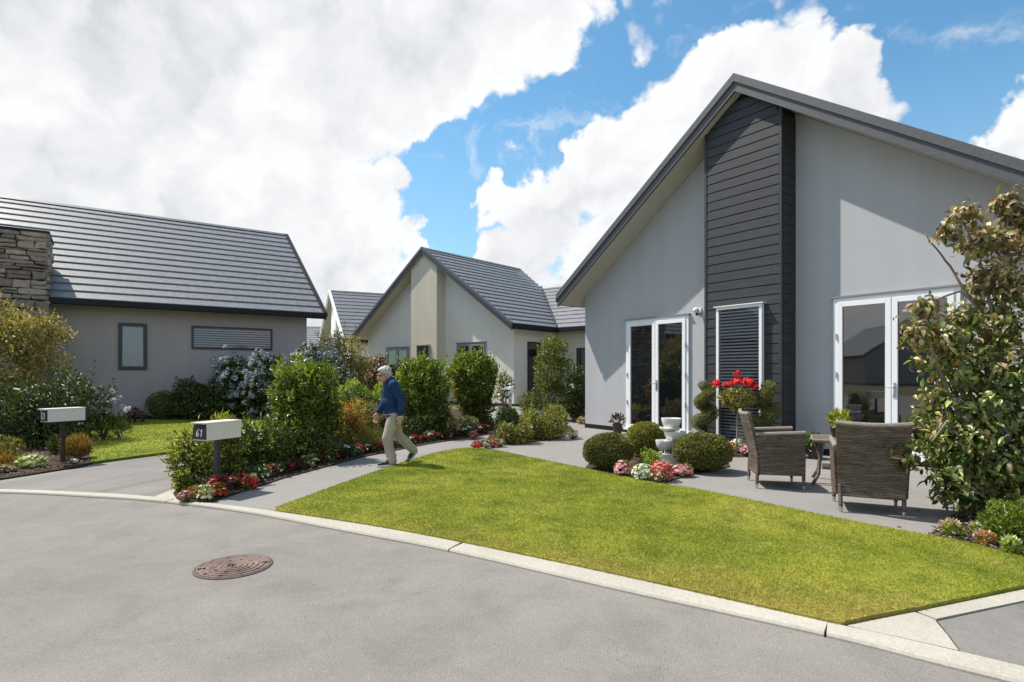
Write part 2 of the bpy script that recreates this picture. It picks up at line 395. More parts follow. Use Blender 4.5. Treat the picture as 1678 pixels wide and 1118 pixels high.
def merge(lst):
    Vs, Ts, o = [], [], 0
    for V, T in lst: Vs.append(V); Ts.append(T + o); o += len(V)
    return np.concatenate(Vs), np.concatenate(Ts)
def crown_points(blobs, n, shell=.55, lumps=14, lump_amp=.28, zmin=.02, upbias=0.0):
    """points through a lumpy crown: blobs are (cx,cy,cz,rx,ry,rz)"""
    B = np.array(blobs, float); w = (B[:, 3] * B[:, 5]); w /= w.sum()
    Ps, Os = [], []
    for b, k in zip(B, rng.multinomial(n, w)):
        q = rdirs(k); q[:, 2] = np.where((q[:, 2] < 0) & (rng.random(k) < upbias), -q[:, 2], q[:, 2])
        c = rdirs(lumps); hgt = rng.uniform(.4, 1, lumps)
        ang = np.clip(q @ c.T, -1, 1); f = 1 - lump_amp + lump_amp * 1.35 * np.max(np.exp(-(1 - ang) / .09) * hgt, 1)
        r = f * (1 - shell * rng.random(k) ** 2.0)
        Ps.append(b[:3] + q * b[3:] * r[:, None]); Os.append(unit(q / b[3:]))
    P = np.concatenate(Ps); O = np.concatenate(Os); ok = P[:, 2] > zmin
    return P[ok], O[ok]
def add_leaves(name, parent, P, O, m, L, W, out=.5, rnd=.7, up=.25, fold=.25, droop=.12, big=False, curl=(.4, 1.6)):
    n = len(P)
    D = unit(O * out + rng.normal(size=(n, 3)) * rnd * .6 + np.array([0, 0, up]))
    N = unit(O + np.array([0, 0, .6]) + rng.normal(size=(n, 3)) * .5)
    Ls = L * rng.uniform(.65, 1.25, n); Ws = W * rng.uniform(.7, 1.2, n)
    V, T = curl_arrays(P, D, N, Ls, Ws, rng.uniform(*curl, n)) if big else leaf_arrays(P, D, N, Ls, Ws, fold, droop)
    return arr_part(name, V, T, m, parent)
def stems(parent, ends, m, r0=.02, base=(0, 0, 0), name='stem', r1=.005, wob=.06):
    mb = MB()
    for e in ends:
        b = Vector(base) + Vector((random.uniform(-1, 1), random.uniform(-1, 1), 0)) * r0; e = Vector(e)
        pts = []; k = 5
        for i in range(k + 1):
            t = i / k; p = b.lerp(e, t); s = math.sin(math.pi * t) * wob
            pts.append(p + Vector((random.uniform(-s, s), random.uniform(-s, s), (1 - t) * t * .25 * (e - b).length)))
        mb.tube(pts, [r0 + (r1 - r0) * i / k for i in range(k + 1)], 6)
    return part(name, mb, m, parent, True)
def flower_arrays(P, N, size, petals=5, cup=.25):
    """little open flowers, each a ring of folded petals"""
    n = len(P); N = unit(N); a = unit(np.cross(N, rdirs(n))); b = np.cross(N, a); lst = []
    for k in range(petals):
        t = 2 * math.pi * k / petals
        d = a * math.cos(t) + b * math.sin(t) + N * cup
        lst.append(leaf_arrays(P, d, N, np.full(n, size * .55), np.full(n, size * .55), .1, .02))
    return merge(lst)
def add_flowers(name, parent, P, N, m, size, petals=5, cup=.25):
    V, T = flower_arrays(P, N, size, petals, cup); return arr_part(name, V, T, m, parent)
def heads(P, O, k, spread):
    """k florets round every flower head"""
    n = len(P); q = rdirs(n * k); o = np.repeat(O, k, 0)
    q = unit(q + o * .9)
    return np.repeat(P, k, 0) + q * spread * rng.uniform(.5, 1, (n * k, 1)), q
def bb(x0, x1, yt, yb, depth=None):
    """a plant measured in the photo: foot on the ground at row yb -> place, width, height"""
    Y = F * H / (yb - HY)                      # its front edge
    Y += (x1 - x0) / F * Y * .38               # ... and its middle, further in
    X = ((x0 + x1) / 2 - CX) / F * Y
    w = (x1 - x0) / F * Y; h = H + (HY - yt) / F * Y
    return X, Y, w, h
def shrub(name, label, cat, box, leafm, n, L, W, shape='dome', group=None, shell=.55, lump=.28, lumps=16, stem_m='darkbark', out=.5, up=.25, rnd=.7,
          flowers=None, shoots=0, zmin=.02, dfac=.9, upbias=.2, second=None, fresh=None):
    X, Y, w, h = box
    t = thing(name, label, cat, (X, Y, .03), 0, group)
    rx = w / 2; ry = rx * dfac
    if shape == 'dome': blobs = [(0, 0, h * .45, rx, ry, h * .55), (0, 0, h * .25, rx * .92, ry * .92, h * .3)]
    elif shape == 'ball': blobs = [(0, 0, h * .52, rx, ry, h * .5)]
    elif shape == 'cone': blobs = [(0, 0, h * .28, rx, ry, h * .30), (rx * .06, 0, h * .52, rx * .84, ry * .84, h * .30), (-rx * .05, 0, h * .76, rx * .58, ry * .58, h * .25)]
    elif shape == 'bigcone': blobs = [(0, 0, h * .27, rx, ry, h * .29), (rx * .08, 0, h * .54, rx * .90, ry * .84, h * .27), (rx * .05, 0, h * .78, rx * .72, ry * .66, h * .22)]
    elif shape == 'column': blobs = [(0, 0, h * .27, rx * .92, ry, h * .28), (0, 0, h * .55, rx, ry, h * .3), (0, 0, h * .8, rx * .72, ry * .72, h * .22)]
    elif shape == 'lollipop': blobs = [(0, 0, h * .62, rx, ry, h * .38), (rx*.1, 0, h * .32, rx * .62, ry * .62, h * .25)]
    elif shape == 'spread': blobs = [(-rx * .5, 0, h * .4, rx * .55, ry, h * .55), (rx * .45, ry * .1, h * .45, rx * .55, ry, h * .55), (0, -ry * .3, h * .3, rx * .8, ry * .7, h * .4)]
    else: blobs = shape
    P, O = crown_points(blobs, n, shell, lumps, lump, zmin, upbias)
    ends = [P[i] * .8 for i in rng.integers(0, len(P), 7)]
    stems(t, ends, M[stem_m], max(.008, w * .012), name='stem')
    if shape == 'ball':   # clipped bushes are dense inside: a knot of twigs carries the outer leaves
        n = len(P); part('twigs', MB().ball((0, 0, h * .5), (rx * .80, ry * .80, h * .42), 20, 14), M['twig'], t, True)
    if shoots:      # young shoots standing out of the outline, part of the foliage
        P2, O2 = crown_points(blobs, shoots * 4, .05, lumps, lump, h * .4, .9)
        pm = rng.permutation(len(P2))[:shoots]; P2 = P2[pm]; O2 = O2[pm]; k = 7
        PP = np.repeat(P2, k, 0) + np.repeat(unit(O2 * .6 + np.array([0, 0, .8])), k, 0) * (np.tile(np.arange(k), len(P2)) * L * .38)[:, None]
        isnew = np.r_[np.zeros(len(P), bool), np.ones(len(PP), bool)]
        P = np.concatenate([P, PP]); O = np.concatenate([O, np.repeat(O2, k, 0)])
        if fresh is not None:     # pale new growth at the top and on the shoots
            isnew |= (P[:, 2] > h * .70) & (rng.random(len(P)) < .42) | (P[:, 2] > h * .35) & (rng.random(len(P)) < .06)
            o2 = add_leaves('foliage', t, P[isnew], O[isnew], fresh, L, W, out, rnd, up); o2['label'] = 'pale yellow green new growth'
            P = P[~isnew]; O = O[~isnew]
    if second:
        k = rng.random(len(P)) < second[1]
        add_leaves('foliage', t, P[~k], O[~k], leafm, L, W, out, rnd, up)
        add_leaves('foliage', t, P[k], O[k], second[0], L, W, out, rnd, up)
    else: add_leaves('foliage', t, P, O, leafm, L, W, out, rnd, up)
    if flowers:
        m, cnt, size, k, spread = flowers
        P3, O3 = crown_points([(b[0], b[1], b[2], b[3]*1.02, b[4]*1.02, b[5]*1.02) for b in blobs], cnt * 3, .06, lumps, lump, .03, .6)
        pm = rng.permutation(len(P3))[:cnt]; P3 = P3[pm]; O3 = O3[pm]
        if k > 1: P3, O3 = heads(P3, O3, k, spread)
        add_flowers('flowers', t, P3, O3 + np.array([0, 0, .4]), m, size)
    return t

# ------------------------------------------------------------------ setting: ground sheets
def sheet(name, pts, z, m, thick=0.0, kind='structure', side=None):
    bm = bmesh.new(); vs = [bm.verts.new((x, y, z)) for x, y in pts]
    f = bm.faces.new(vs)
    if f.normal.z < 0: f.normal_flip()
    bm.normal_update()
    if f.normal.z < 0: bmesh.ops.reverse_faces(bm, faces=[f])
    if thick:
        r = bmesh.ops.extrude_face_region(bm, geom=[f]); 
        new = [g for g in r['geom'] if isinstance(g, bmesh.types.BMVert)]
        # the extruded copy becomes the top; the old face drops to the bottom
        for v in vs: v.co.z = z - thick
    bmesh.ops.triangulate(bm, faces=bm.faces[:])
    bmesh.ops.recalc_face_normals(bm, faces=bm.faces[:]) if thick else None
    me = bpy.data.meshes.new(name); bm.to_mesh(me); bm.free(); me.materials.append(m)
    o = link(bpy.data.objects.new(name, me)); o['kind'] = kind
    if not thick and me.polygons[0].normal.z < 0: me.flip_normals()
    return o
def smooth_line(pts, sub=6):
    """Catmull-Rom through ground points"""
    P = [Vector(p) for p in pts]; out = []
    for i in range(len(P) - 1):
        a = P[max(i - 1, 0)]; b = P[i]; c = P[i + 1]; d = P[min(i + 2, len(P) - 1)]
        for k in range(sub):
            t = k / sub
            out.append(.5 * ((2*b) + (c - a)*t + (2*a - 5*b + 4*c - d)*t*t + (3*b - a - 3*c + d)*t**3))
    out.append(P[-1]); return [tuple(p) for p in out]
def gl(px): return [gp(x, y) for x, y in px]

sheet('ground', [(-400, -300), (400, -300), (400, 500), (-400, 500)], -.06, M['earth'])
# the road: everything this side of the kerb
k_out = smooth_line(gl([(-900, 812), (-300, 804), (0, 809), (150, 816), (250, 823), (400, 841.5), (579, 875), (735, 905), (1000, 966), (1352, 1044.5), (1516, 1086), (1636, 1116), (2100, 1232), (3000, 1450)]))
k_in = smooth_line(gl([(-900, 808), (-300, 800), (0, 805.5), (150, 811), (250, 818), (400, 835.5), (579, 862), (735, 890.5), (1000, 947), (1352, 1027), (1383, 1032.6), (1573, 1076.7), (1678, 1102), (2100, 1204), (3000, 1416)]))
sheet('road', k_out + [(14, -1.0), (14, -14), (-25, -14), (-25, 7)], 0.0, M['asphalt'])
# kerb: a low stone strip laid in lengths with open joints
def strip_pts(line, u0, u1, n=10):
    P = [Vector(p) for p in line]; ln = [0]
    for a, b in zip(P, P[1:]): ln.append(ln[-1] + (b - a).length)
    out = []
    for k in range(n + 1):
        s = ln[-1] * (u0 + (u1 - u0) * k / n)
        i = max(j for j in range(len(ln)) if ln[j] <= s + 1e-9); i = min(i, len(P) - 2)
        out.append(P[i].lerp(P[i + 1], (s - ln[i]) / max(1e-9, ln[i + 1] - ln[i])))
    return out
def nearest_u(line, p):
    P = [Vector(q) for q in line]; L = [0]
    for a, b in zip(P, P[1:]): L.append(L[-1] + (b - a).length)
    i = min(range(len(P)), key=lambda j: (P[j] - Vector(p)).length); return L[i] / L[-1]
def kerb_piece(u0, u1, mb):
    # pair the outer line with the nearest points of the inner one
    A = strip_pts(k_out, u0, u1, 24); B = []
    Q = [Vector(q) for q in strip_pts(k_in, 0, 1, 600)]
    for a in A: B.append(min(Q, key=lambda q: (q - a).length))
    vs = []; z0, z1 = -.04, .026
    for a, b in zip(A, B): 
        d = (b - a) * .06
        vs += [(a.x, a.y, z0), (a.x, a.y, z1 - .014), (a.x + d.x, a.y + d.y, z1), (b.x, b.y, z1 + .004), (b.x, b.y, z0)]
    fs = []; n = len(A)
    for i in range(n - 1):
        for k in range(4): fs.append((i*5 + k, i*5 + k + 1, (i+1)*5 + k + 1, (i+1)*5 + k))
    fs += [(0, 1, 2, 3, 4), tuple((n-1)*5 + k for k in (4, 3, 2, 1, 0))]
    mb.add(vs, fs)
mb = MB(); cuts = [0.0] + [nearest_u(k_out, gp(x, y)) for x, y in ((-300, 804), (285, 826), (733, 905), (1352, 1044.5), (2100, 1232))] + [1.0]
for a, b in zip(cuts, cuts[1:]): kerb_piece(a + .0004, b - .0004, mb)
k = part('kerb', mb, M['kerb']); k['kind'] = 'structure'
bm = bmesh.new(); bm.from_mesh(k.data); bmesh.ops.recalc_face_normals(bm, faces=bm.faces[:]); bm.to_mesh(k.data); bm.free()

def upto(line, x0, x1):
    """kerb inner points between two photo columns"""
    return [p for p in line if x0 <= CX + F * p[0] / max(p[1], .1) <= x1 and p[1] > .5]
# concrete: path from the kerb to the houses, patio by the big house
path_edge_l = gl([(338, 829), (470, 785), (600, 750), (700, 730), (806, 713)])
path_edge_r = gl([(450, 840), (560, 797), (640, 768), (700, 749), (738, 740), (775, 737)])
sheet('path', path_edge_l + gl([(860, 700), (860, 742)]) + path_edge_r[::-1] + upto(k_in, 338, 450)[::-1], .016, M['concrete'])
RH0 = (1.956, 15.26); RHA = math.atan2(-.812, .5837)
def hl(x, y, o=RH0, a=RHA): return (o[0] + x*math.cos(a) - y*math.sin(a), o[1] + x*math.sin(a) + y*math.cos(a))
lawn_patio = gl([(775, 737), (812, 741), (865, 752), (960, 772), (1080, 797), (1140, 806), (1380, 857), (1520, 884)])
sheet('patio', gl([(800, 741), (800, 668), (850, 664), (935, 688)]) + [hl(.2, .4), hl(9.9, .4), hl(11.5, -.5)] + gl([(1640, 800), (1556, 852), (1520, 886)]) + gl([(1380, 859), (1080, 799), (960, 774), (812, 743)]), .020, M['concrete'])
# driveway on the left, vehicle crossing and driveway at the lower right
sheet('driveway', upto(k_in, -900, 296) + gl([(296, 800), (420, 738), (620, 690), (600, 683), (450, 712), (310, 741), (150, 763), (130, 768), (0, 789), (-400, 815)]), .012, M['drive'])
sheet('driveway_crossing', gl([(1388, 1031.2), (1440, 1020.5), (1499, 1008.8), (1531, 1021.2), (1552, 1046), (1571, 1072.5), (1480, 1051.8)]), .022, M['kerb'], .05)
sheet('driveway_crossing', gl([(1503, 1008), (1678, 971), (2000, 905), (2000, 918), (1678, 989.6), (1534.5, 1020)]), .022, M['kerb'], .05)
sheet('driveway', gl([(1536, 1022), (1678, 991), (2000, 919), (2600, 820), (3600, 1000), (2100, 1202), (1678, 1100.5), (1577, 1075.5), (1555.5, 1046)]), .014, M['drive'])
# lawns: turf slab with an earthy cut edge, then blades
lawn_px = [(452, 838), (560, 797.5), (640, 768.5), (700, 749.5), (738, 740.5), (775, 737.5), (812, 741.5), (865, 752.5), (960, 772.5), (1080, 797.5), (1140, 806.5), (1380, 857.5), (1520, 884.5), (1600, 901), (1678, 922), (1900, 985)]
lawn_low = [(1900, 922), (1678, 969), (1500, 1006.5), (1440, 1018), (1385, 1029.5)]
lawn_main = smooth_line(gl(lawn_px), 3) + gl([(1960, 965), (1900, 922)][:0]) 
lawn_main = smooth_line(gl(lawn_px[:15]), 3) + gl([(1790, 947)]) + gl([(1678, 969), (1500, 1006.5), (1440, 1018), (1385, 1029.5)]) + [p for p in upto(k_in, 455, 1383)[::-1]]
sheet('lawn', lawn_main, .045, M['lawn'], .08)
lawn_left = gl([(150, 761), (310, 739.5), (450, 710), (600, 681), (610, 677), (500, 681), (300, 688), (170, 692), (140, 715), (146, 745)])
sheet('lawn', lawn_left, .045, M['lawn'], .06)
soilL = gl([(-420, 812), (0, 788), (130, 767), (152, 761), (146, 745), (140, 715), (170, 692), (-60, 700), (-500, 720)])
sheet('garden_bed', soilL, .030, M['soil'], .04)
soilA = gl([(292, 824), (338, 828), (470, 785), (600, 750), (700, 730), (806, 713), (800, 690), (795, 672), (700, 672), (620, 684), (480, 712), (420, 737), (300, 795), (284, 812)])
sheet('garden_bed', soilA, .032, M['soil'], .03)
sheet('driveway_crossing', gl([(252, 817), (290, 823), (286, 810), (300, 797)]), .018, M['kerb'])
soilB = smooth_line(gl([(776, 735), (812, 733), (870, 727), (925, 717), (935, 700), (880, 692), (812, 700), (800, 720), (776, 735)]), 3)[:-1]
sheet('garden_bed', soilB, .034, M['soil'], .02)
soilC = gl([(958, 771), (1010, 783), (1080, 796), (1140, 780), (1196, 768), (1190, 752), (1130, 742), (1040, 740), (975, 752)])
sheet('garden_bed', soilC, .036, M['soil'], .02)
soilD = gl([(1521, 884), (1556, 852), (1640, 795), (1720, 760), (2300, 860), (1950, 990), (1790, 947), (1678, 921), (1600, 900)])
sheet('garden_bed', soilD, .034, M['soil'], .03)
soilE = gl([(1185, 748), (1250, 752), (1250, 735), (1190, 731)])
sheet('garden_bed', soilE, .030, M['soil'], .02)
soilF = [hl(-2.6, 4.2), hl(-.15, 4.2), hl(-.15, .6), hl(-.5, .5), hl(-1.6, .9)]
sheet('garden_bed', soilF, .028, M['soil'], .02)

def in_poly(P, poly):
    x, y = P[:, 0], P[:, 1]; c = np.zeros(len(P), bool); n = len(poly)
    for i in range(n):
        x0, y0 = poly[i]; x1, y1 = poly[(i + 1) % n]
        if y0 == y1: continue
        k = ((y0 > y) != (y1 > y)) & (x < (x1 - x0) * (y - y0) / (y1 - y0) + x0); c ^= k
    return c
def scatter(poly, n, near=None):
    A = np.array(poly); lo, hi = A.min(0), A.max(0); out = []; got = 0
    while got < n:
        P = lo + rng.random((n * 2, 2)) * (hi - lo); P = P[in_poly(P, poly)]
        if near: P = P[rng.random(len(P)) < np.clip((near / np.maximum(P[:, 1], .5)) ** 1.3, .12, 1)]
        out.append(P); got += len(P)
    return np.concatenate(out)[:n]
def grass(poly, n, h, near, label):
    P = scatter(poly, n, near); n = len(P)
    # blades also hang over the cut edge a little
    P3 = np.c_[P + rng.normal(size=(n, 2)) * .008, np.full(n, .043)]
    D = unit(np.c_[rng.normal(size=(n, 2)) * .75, np.full(n, .8)])
    S = unit(np.cross(D, rdirs(n))); L = h * rng.uniform(.5, 1.3, (n, 1)); W = .0028 * rng.uniform(.7, 1.4, (n, 1)) * (1 + np.maximum(P[:, 1:2] - 4, 0) * .16)
    V = np.stack([P3 - S * W, P3 + S * W, P3 + D * L], 1).reshape(-1, 3)
    o = arr_part('grass', V, np.arange(n * 3).reshape(-1, 3), M['blade']); o['kind'] = 'stuff'
    return o
grass(lawn_main, 250000, .020, 5.0, '')
grass(lawn_left, 45000, .03, 12.0, '')
def chips(poly, n, size, near):
    P = scatter(poly, n, near); n = len(P)
    P3 = np.c_[P, .036 + rng.random(n) * .022]; D = unit(np.c_[rng.normal(size=(n, 2)), rng.normal(size=n) * .25])
    V, T = leaf_arrays(P3, D, unit(np.c_[rng.normal(size=(n, 2)) * .5, np.ones(n)]), size * rng.uniform(.5, 1.4, n), size * .38 * rng.uniform(.6, 1.3, n), .2, .1)
    o = arr_part('mulch', V, T, M['mulch']); o['kind'] = 'stuff'
chips(soilD, 9000, .05, 5.0); chips(soilL, 9000, .055, 8.0); chips(soilA, 5000, .05, 7.0); chips(soilC, 900, .04, 9.0)

# ------------------------------------------------------------------ houses
def roof_slope(mb, e0, along, length, up, run, slope, n, step=.035, s0=lambda t: 0.0, s1=lambda t: 0.0, lift=0.0):
    """courses of tiles from the eave upward; s0/s1 cut the ends (hips, valleys) as a function of the height fraction"""
    e0 = Vector(e0); a = Vector(along); u = Vector(up); Z = Vector((0, 0, 1))
    for i in range(n):
        t0, t1 = i / n, (i + 1) / n
        lo = e0 + u * run * t0 + Z * (slope * run * t0 + lift); hi = e0 + u * run * (t1 + .004) + Z * (slope * run * t1 + lift)
        A, B = lo + a * s0(t0), lo + a * (length - s1(t0)); C_, D_ = hi + a * (length - s1(t1)), hi + a * s0(t1)
        jz = Z * step
        mb.add([A, B, B + jz, A + jz, D_, C_, D_ - Z * .05, C_ - Z * .05], [(0, 1, 2, 3), (3, 2, 5, 4), (0, 3, 4, 6), (1, 7, 5, 2), (0, 6, 7, 1), (4, 5, 7, 6)])
def frame_mb(x0, x1, z0, z1, y, w=.06, d=.05, bottom=True, axis='x', head=None):
    mb = MB()
    def bx(a0, a1, b0, b1):
        if axis == 'x': mb.box((a0, y - d, b0), (a1, y, b1))
        else: mb.box((y, a0, b0), (y + d, a1, b1))
    bx(x0, x0 + w, z0, z1); bx(x1 - w, x1, z0, z1); bx(x0 + w, x1 - w, z1 - w, z1)
    if bottom: bx(x0 + w, x1 - w, z0, z0 + w)
    return mb
def quad(name, x0, x1, z0, z1, y, m, parent, axis='x'):
    mb = MB()
    if axis == 'x': mb.box((x0, y, z0), (x1, y + .008, z1))
    else: mb.box((y - .008, x0, z0), (y, x1, z1))
    return part(name, mb, m, parent)
def blind_mb(x0, x1, z0, z1, y, pitch=.05, tilt=.35):
    mb = MB(); n = int((z1 - z0) / pitch)
    for i in range(n):
        z = z0 + pitch * (i + .5); a = .5 * .042
        mb.extrude([(x0, y - a * math.cos(tilt), z - a * math.sin(tilt)), (x0, y + a * math.cos(tilt), z + a * math.sin(tilt)), (x0, y + a * math.cos(tilt), z + a * math.sin(tilt) + .003), (x0, y - a * math.cos(tilt), z - a * math.sin(tilt) + .003)], (x1 - x0, 0, 0))
    return mb
def french_door(parent, x0, x1, z0, z1, y, fm, name='french_door', threshold=True, wleaf=.085, handle=True):
    """outer frame > two door leaves, each with its pane; a lever handle"""
    fr = part(name, frame_mb(x0, x1, z0, z1, y, .07, .045, False), fm, parent, bevel=.004)
    part('head_flashing', MB().box((x0 - .03, y - .075, z1 + .002), (x1 + .03, y - .002, z1 + .03)), M['greyal'], fr)
    if threshold: part('threshold', MB().box((x0 - .02, y - .12, z0), (x1 + .02, y - .05, z0 + .05)), fm, fr)
    xm = (x0 + x1) / 2
    for a, b, s in ((x0 + .072, xm - .004, 1), (xm + .004, x1 - .072, -1)):
        lf = part('door', frame_mb(a, b, z0 + .055, z1 - .072, y - .008, wleaf, .055), fm, fr, bevel=.004)
        quad('pane', a + wleaf - .01, b - wleaf + .01, z0 + .13, z1 - .15, y - .035, M['glass'], lf)
        hx = a + .03 if s > 0 else b - .03
        for hz in (.25, .5, .75):
            zz = z0 + (z1 - z0) * hz; ex = x0 + .066 if s > 0 else x1 - .066
            part('hinge', MB().tube([(ex, y - .072, zz - .055), (ex, y - .072, zz + .055)], .013, 8), M['steel'], lf)
        if handle and s < 0:
            hz = z0 + (z1 - z0) * .42; hmb = MB().box((a + .03, y - .078, hz - .13), (a + .062, y - .064, hz + .10))
            hmb.tube([(a + .046, y - .078, hz + .03), (a + .046, y - .12, hz + .03), (a - .07, y - .12, hz + .03)], .011, 8)
            part('handle', hmb, M['steel'], lf)
    return fr
def window(parent, x0, x1, z0, z1, y, fm, axis='x', pane='glass', mull=(), w=.055, d=.05):
    fr = part('window', frame_mb(x0, x1, z0, z1, y, w, d, True, axis), fm, parent, bevel=.004)
    yy = y - d * .55 if axis == 'x' else y + d * .55
    quad('pane', x0 + w - .008, x1 - w + .008, z0 + w - .008, z1 - w + .008, yy, M[pane], fr, axis)
    for mx in mull:
        mb = MB(); mb.box((mx - .04, y - d, z0 + w), (mx + .04, y, z1 - w)) if axis == 'x' else mb.box((y, mx - .03, z0 + w), (y + d, mx + .03, z1 - w))
        part('mullion', mb, fm, fr)
    return fr
def gable_house(name, label, loc, ang, W, D, eave, slope, ox, oy, wallm, bargem, n=18, oy2=.5, panel=None, th=.26, group=None, right_slope=None, soffitm=None):
    """gable front at y=0 facing -y, ridge along +y; ox/oy overhangs"""
    r = thing(name, label, 'house', (*loc, 0), ang, group)
    half = W / 2; top = eave + slope * (half + ox)            # eave = tile height at the overhang's lip
    zw = eave + slope * ox - th                                # wall top under the roof at the corners
    apex = top - th
    part('wall', MB().extrude([(0, 0, -.05), (W, 0, -.05), (W, 0, zw), (half, 0, apex - .01), (0, 0, zw)], (0, D, 0)), wallm, r)
    part('plinth', MB().box((-.006, -.012, 0), (W + .006, D, .13)), M['gutter'], r)
    mb = MB(); ln = D + oy + oy2; run = half + ox
    roof_slope(mb, (-ox, -oy + .06, eave), (0, 1, 0), ln - .06, (1, 0, 0), run, slope, n)
    if right_slope: right_slope(mb)
    else: roof_slope(mb, (W + ox, -oy + .06, eave), (0, 1, 0), ln - .06, (-1, 0, 0), run, slope, n)
    roof = part('roof', mb, M['roof'], r)
    cap = MB()
    cap.extrude([(half - .13, -oy - .02, top - .13 * slope + .045), (half, -oy - .02, top + .055), (half + .13, -oy - .02, top - .13 * slope + .045), (half, -oy - .02, top + .0)], (0, ln, 0))
    part('ridge_cap', cap, M['roof'], roof)
    # sloping soffit under the overhangs, barge boards in two steps, gutters
    sf = MB()
    for s in (0, 1):
        X = (lambda x: x) if s == 0 else (lambda x: W - x)
        z = lambda x, d: eave + slope * (x + ox) - d
        sf.extrude([(X(-ox), 0, z(-ox, th)), (X(half), 0, z(half, th)), (X(half), 0, z(half, th - .02)), (X(-ox), 0, z(-ox, th - .02))], (0, -oy + .02, 0))
        sf.extrude([(X(-ox), .001, z(-ox, th)), (X(-.003), .001, z(0, th)), (X(-.003), .001, z(0, th - .02)), (X(-ox), .001, z(-ox, th - .02))], (0, D, 0))
    part('soffit', sf, soffitm or M['soffit'], r)
    for s in (0, 1):
        X = (lambda x: x) if s == 0 else (lambda x: W - x)
        z = lambda x, d: eave + slope * (x + ox) - d
        h_ = half - .0005
        b = MB().extrude([(X(-ox - .02), -oy - .03, z(-ox - .02, th + .02)), (X(h_), -oy - .03, z(h_, th + .02)), (X(h_), -oy - .03, z(h_, .09)), (X(-ox - .02), -oy - .03, z(-ox - .02, .09))], (0, .05, 0))
        b.extrude([(X(-ox - .03), -oy - .065, z(-ox - .03, .1)), (X(h_), -oy - .065, z(h_, .1)), (X(h_), -oy - .065, z(h_, -.055)), (X(-ox - .03), -oy - .065, z(-ox - .03, -.055))], (0, .16, 0))
        bb_ = part('barge_board', b, bargem, roof)
    for s in (0, 1):
        if s == 1 and right_slope: continue
        x = -ox - .11 if s == 0 else W + ox - .02
        g = MB().extrude([(x, -oy + .0, eave - .16), (x + .13, -oy + .0, eave - .16), (x + .13, -oy + .0, eave + .0), (x + .118, -oy, eave + .0), (x + .118, -oy, eave - .145), (x + .012, -oy, eave - .145), (x + .012, -oy, eave + .0), (x, -oy, eave + .0)], (0, ln, 0))
        g.extrude([(x + (.11 if s == 0 else .0), -oy, eave - th), (x + (.13 if s == 0 else .02), -oy, eave - th), (x + (.13 if s == 0 else .02), -oy, eave - .17), (x + (.11 if s == 0 else 0), -oy, eave - .17)], (0, ln, 0))
        part('gutter', g, M['gutter'], r)
    if panel:
        x0, x1, p, pm = panel
        zt = lambda x: eave + slope * (ox + min(x, W - x)) - th - .004
        pts = [(x0, -p, .02), (x1, -p, .02), (x1, -p, zt(x1)), (half, -p, zt(half)), (x0, -p, zt(x0))]
        part('feature_panel', MB().extrude(pts, (0, p - .001, 0)), pm, r)
    return r, top
GH = 'gabled single storey houses of the close'
# --- the big grey house on the right
big, big_top = gable_house('house', 'large grey rendered house with black boarded strip up its gable, beside the patio', RH0, RHA, 9.73, 12.0, 3.53, .695, .352, .638, M['wall_grey'], M['barge'], group=GH)
def boarded_panel(parent, x0, x1, p, W, eave, slope, ox, th):
    half = W / 2; zt = lambda x: eave + slope * (ox + min(x, W - x)) - th - .012
    core = MB().extrude([(x0, -p + .03, .02), (x1 - .002, -p + .03, .02), (x1 - .002, -p + .03, zt(x1)), (half, -p + .03, zt(half)), (x0, -p + .03, zt(x0))], (0, p - .032, 0))
    pan = part('feature_panel', core, M['gutter'], parent)
    mb = MB(); z = .03; hb = .182; t0, t1 = x0 + .05, x1 - .05
    while z < zt(half) - .02:
        zb = z + hb - .012
        lo, hi = t0, t1                      # clip each board to the gable
        if zb > zt(t0): lo = t0 + (zb - zt(t0)) / slope
        if zb > zt(t1): hi = t1 - (zb - zt(t1)) / slope
        lo2, hi2 = (t0, t1) if z <= zt(t0) else (t0 + (z - zt(t0)) / slope, t1 - (z - zt(t1)) / slope)
        if hi > lo + .02:
            mb.add([(lo2, -p - .004, z), (hi2, -p - .004, z), (hi, -p + .003, zb), (lo, -p + .003, zb), (lo2, -p + .03, z), (hi2, -p + .03, z), (hi, -p + .03, zb), (lo, -p + .03, zb)],
                   [(0,1,2,3),(0,4,5,1),(3,2,6,7),(0,3,7,4),(1,5,6,2)])
        z += hb
    part('boards', mb, M['siding'], pan)
    tr = MB()
    for a, b in ((x0 - .004, t0 - .002), (t1 + .002, x1 + .004)):
        tr.extrude([(a, -p - .012, .02), (b, -p - .012, .02), (b, -p - .012, zt(b) - .01), (a, -p - .012, zt(a) - .01)], (0, .04, 0))
    part('corner_trim', tr, M['siding'], pan)
    sd = MB(); z = .03
    while z < zt(x1) - .15:
        sd.box((x1 - .001, -p + .03, z), (x1 + .010, -.004, z + hb - .008)); z += hb
    part('boards', sd, M['siding'], pan)
    return pan
boarded_panel(big, 4.063, 5.69, .47, 9.73, 3.53, .695, .352, .26)
french_door(big, 1.50, 3.34, .10, 2.76, 0, M['white'])
french_door(big, 6.39, 8.22, .10, 2.79, 0, M['white'])
wf = part('window', frame_mb(4.39, 5.36, .10, 2.78, -.482, .055, .085), M['white'], big, bevel=.004)
part('head_flashing', MB().box((4.35, -.60, 2.782), (5.40, -.485, 2.80)), M['white'], wf)
quad('pane', 4.43, 5.32, .14, 2.74, -.545, M['clear'], wf)
quad('backing', 4.44, 5.31, .15, 2.73, -.486, M['gutter'], wf)
part('blind', blind_mb(4.45, 5.30, .16, 2.72, -.514, .062, .78), M['blind'], wf)
cam_t = thing('security_light', 'small white security light on the grey wall beside the black boards', 'wall light', (*hl(3.60, 0), 2.83), RHA)
